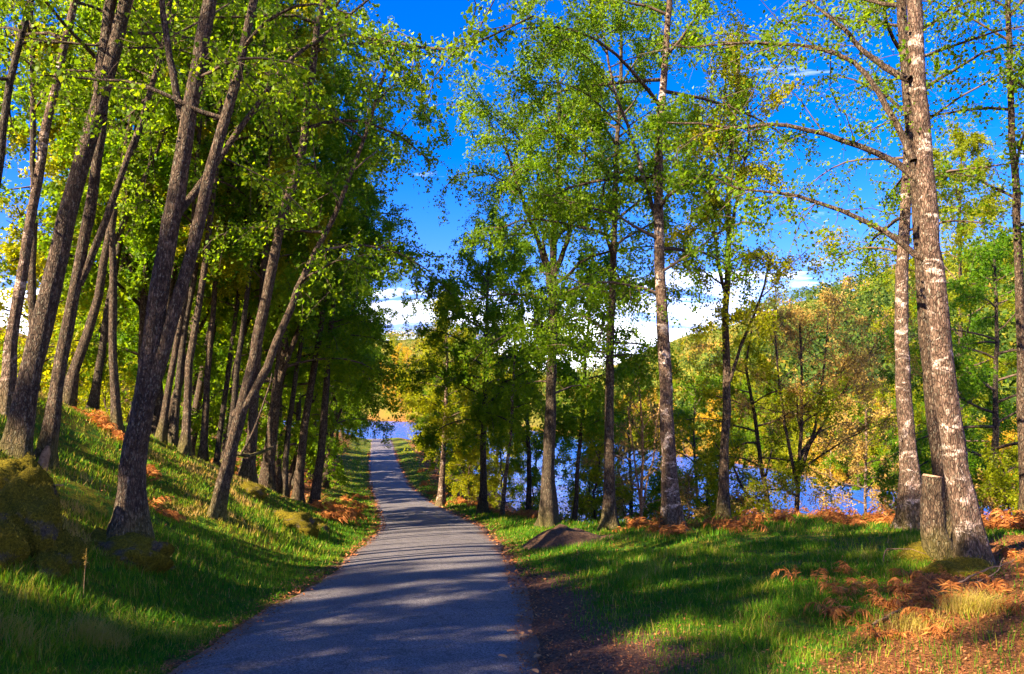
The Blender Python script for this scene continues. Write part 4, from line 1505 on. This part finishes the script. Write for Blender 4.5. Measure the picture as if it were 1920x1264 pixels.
def littery(x, y):
    s = x - xr(y)
    a_ = np.abs(s)
    e = sdist(NEAR, x, y)
    w = np.where(s > 0, .55 * np.clip(1.35 - (a_ - 1.45) / (1.3 + 1.2 * sst(9, 5, y)), 0, 1) * sst(20, 9, y), 0)
    w = np.maximum(w, .85 * np.exp(-((a_ - 1.56) / .22) ** 2))
    w = np.maximum(w, 1.0 * rustf(x, y) * (e < 1.5))
    w = np.maximum(w, .05 * (a_ > 1.6))
    return (rg.uniform(0, 1, len(x)) < w * (.35 + 1.1 * vn(x, y, .35, 61))) & (a_ > 1.3) & (s > -14)


x, y = sample(330000, littery)
n = len(x)
print('litter', n)
on_ = np.abs(x - xr(y)) < 1.52
p = np.stack([x, y, np.where(on_, zr(y) + .028, gz(x, y)) + rg.uniform(.003, .03, n)], 1)
az = rg.uniform(0, 6.28, n)
a = np.stack([np.cos(az), np.sin(az), rg.normal(0, .35, n)], 1)
b = np.stack([-np.sin(az), np.cos(az), rg.normal(0, .35, n)], 1)
L = (.0105 * rg.uniform(.5, 1.6, n) * np.maximum(1, y / 6.5))[:, None]
v = np.stack([p - a * L, p + b * L * .55, p + a * L, p - b * L * .55], 1).reshape(-1, 3)
g = Geo()
g.add(v, np.arange(n * 4).reshape(-1, 4), 0, hue=np.repeat(np.clip(rg.normal(.36, .22, n), 0, 1), 4))
tag(link('leaf_litter', g.mesh('leaf_litter', [M['litter']], False)), 'brown and orange leaf litter along the road edges and under the birches', 'leaf litter', kind='stuff')

# pale dry grass tufts
for i, (px, d, n, h, lb) in enumerate([(210, 6.6, 900, .20, 'large pale dead grass tuft below the mossy boulders'), (60, 6.0, 500, .16, 'dull dead grass tuft at the lower left edge'),
                                       (270, 7.0, 160, .24, 'sunlit yellow grass tuft on the left verge, left one'), (360, 7.2, 200, .16, 'sunlit yellow grass tuft on the left verge, right one'),
                                       (1800, 6.6, 800, .20, 'long brown grass tuft in the right foreground'), (1690, 6.4, 400, .16, 'low brown grass tuft at lower right near the stick'),
                                       (1410, 8.2, 160, .14, 'yellow-green sunlit grass tuft in the middle of the shaded lawn')]):
    c = np.array(atg(px, d))
    g = Geo()
    pp = np.stack([c[0] + np.clip(rg.normal(0, .12, n), -.24, .24), c[1] + np.clip(rg.normal(0, .10, n), -.2, .2)], 1)
    p3 = np.stack([pp[:, 0], pp[:, 1], gz(pp[:, 0], pp[:, 1])], 1)
    blades(g, rg, p3, h, .004, 0, hue=np.clip(rg.normal(.88 if i not in (2, 3, 6) else .75, .08, n), 0, 1), lean=1.1, up=.75)
    tag(link('grass_tuft', g.mesh('grass_tuft', [M['grass']], False, c), None, c), lb, 'grass tuft', 'dry grass tufts')
# a tall dry seed stalk on the left bank
c = np.array(atg(178, 7.2))
root = tag(empty('seed_stalk', c), 'single tall dry seed stalk standing on the left bank below the forked birch', 'stalk')
g = Geo()
tube(g, [c, c + (0.0, 0, .2), c + (.005, 0, .42)], [.004, .003, .002], 4)
link('stem', g.mesh('stem', [M['wood']], True, c), root)
g = Geo()
hd = c + np.array((.0, 0, .36)) + rg.normal(0, .012, (30, 3)) * np.array((1, 1, 3))
leaves(g, rg, hd, .03, 0, -.3, .3)
link('seed_head', g.mesh('seed_head', [M['leaf_gold']], True, c), root)

# fallen leaves on the asphalt
lg = []
for i in range(3):
    g = Geo()
    rr = np.random.default_rng(200 + i)
    n = 10
    th = np.linspace(0, 2 * math.pi, n, endpoint=False)
    rad = .045 * (1 + .25 * np.cos(th) + .08 * rr.normal(0, 1, n))
    vs = np.stack([rad * np.cos(th), rad * np.sin(th) * .6, .012 * np.abs(np.sin(th)) + .003], 1)
    g.add(np.vstack([vs, (0, 0, .002)]), [(k, (k + 1) % n, n) for k in range(n)], 0, hue=.8 + .05 * i)
    lg.append(g.mesh('fallen_leaf', [M['litter']], False))
for i, (px, py) in enumerate([(972, 1155), (978, 1188), (986, 1192), (992, 1184), (957, 1183), (1003, 1259), (1010, 1230), (940, 1230)]):
    d = 6.0
    for _ in range(30):
        pz = P(px, py, d)
        zz = float(zr(d)) + .05
        d = d * (CAMZ - zz) / max(.05, (CAMZ - pz[2]))
    pz = P(px, py, d)
    o = link('fallen_leaf', lg[i % 3], None, (pz[0], pz[1], float(zr(d)) + .045))
    o.rotation_euler = (0, 0, i * 1.7)
    tag(o, ['orange fallen leaf lying alone on the asphalt, uppermost', 'small orange fallen leaf in the cluster at the right road edge', 'small orange fallen leaf in the cluster at the right road edge',
            'small orange fallen leaf in the cluster at the right road edge', 'orange fallen leaf just left of the roadside cluster', 'orange fallen leaf at the bottom edge of the picture',
            'orange fallen leaf near the right road edge above the lowest one', 'orange fallen leaf farthest from the right edge of the asphalt'][i], 'leaf', 'fallen leaves on the road')

# look-alikes in view are told apart by their place from left to right
same = {}
for o in COL.objects:
    if o.parent is None and 'label' in o and o.location.y > 2 and abs(o.location.x / o.location.y) < .8:
        same.setdefault(o['label'], []).append(o)
for lb, obs in same.items():
    if len(obs) > 1:
        obs.sort(key=lambda o: o.location.x / o.location.y)
        for i, o in enumerate(obs):
            o['label'] = lb + ', ' + (ORD[i] + ' from left' if i else 'leftmost')
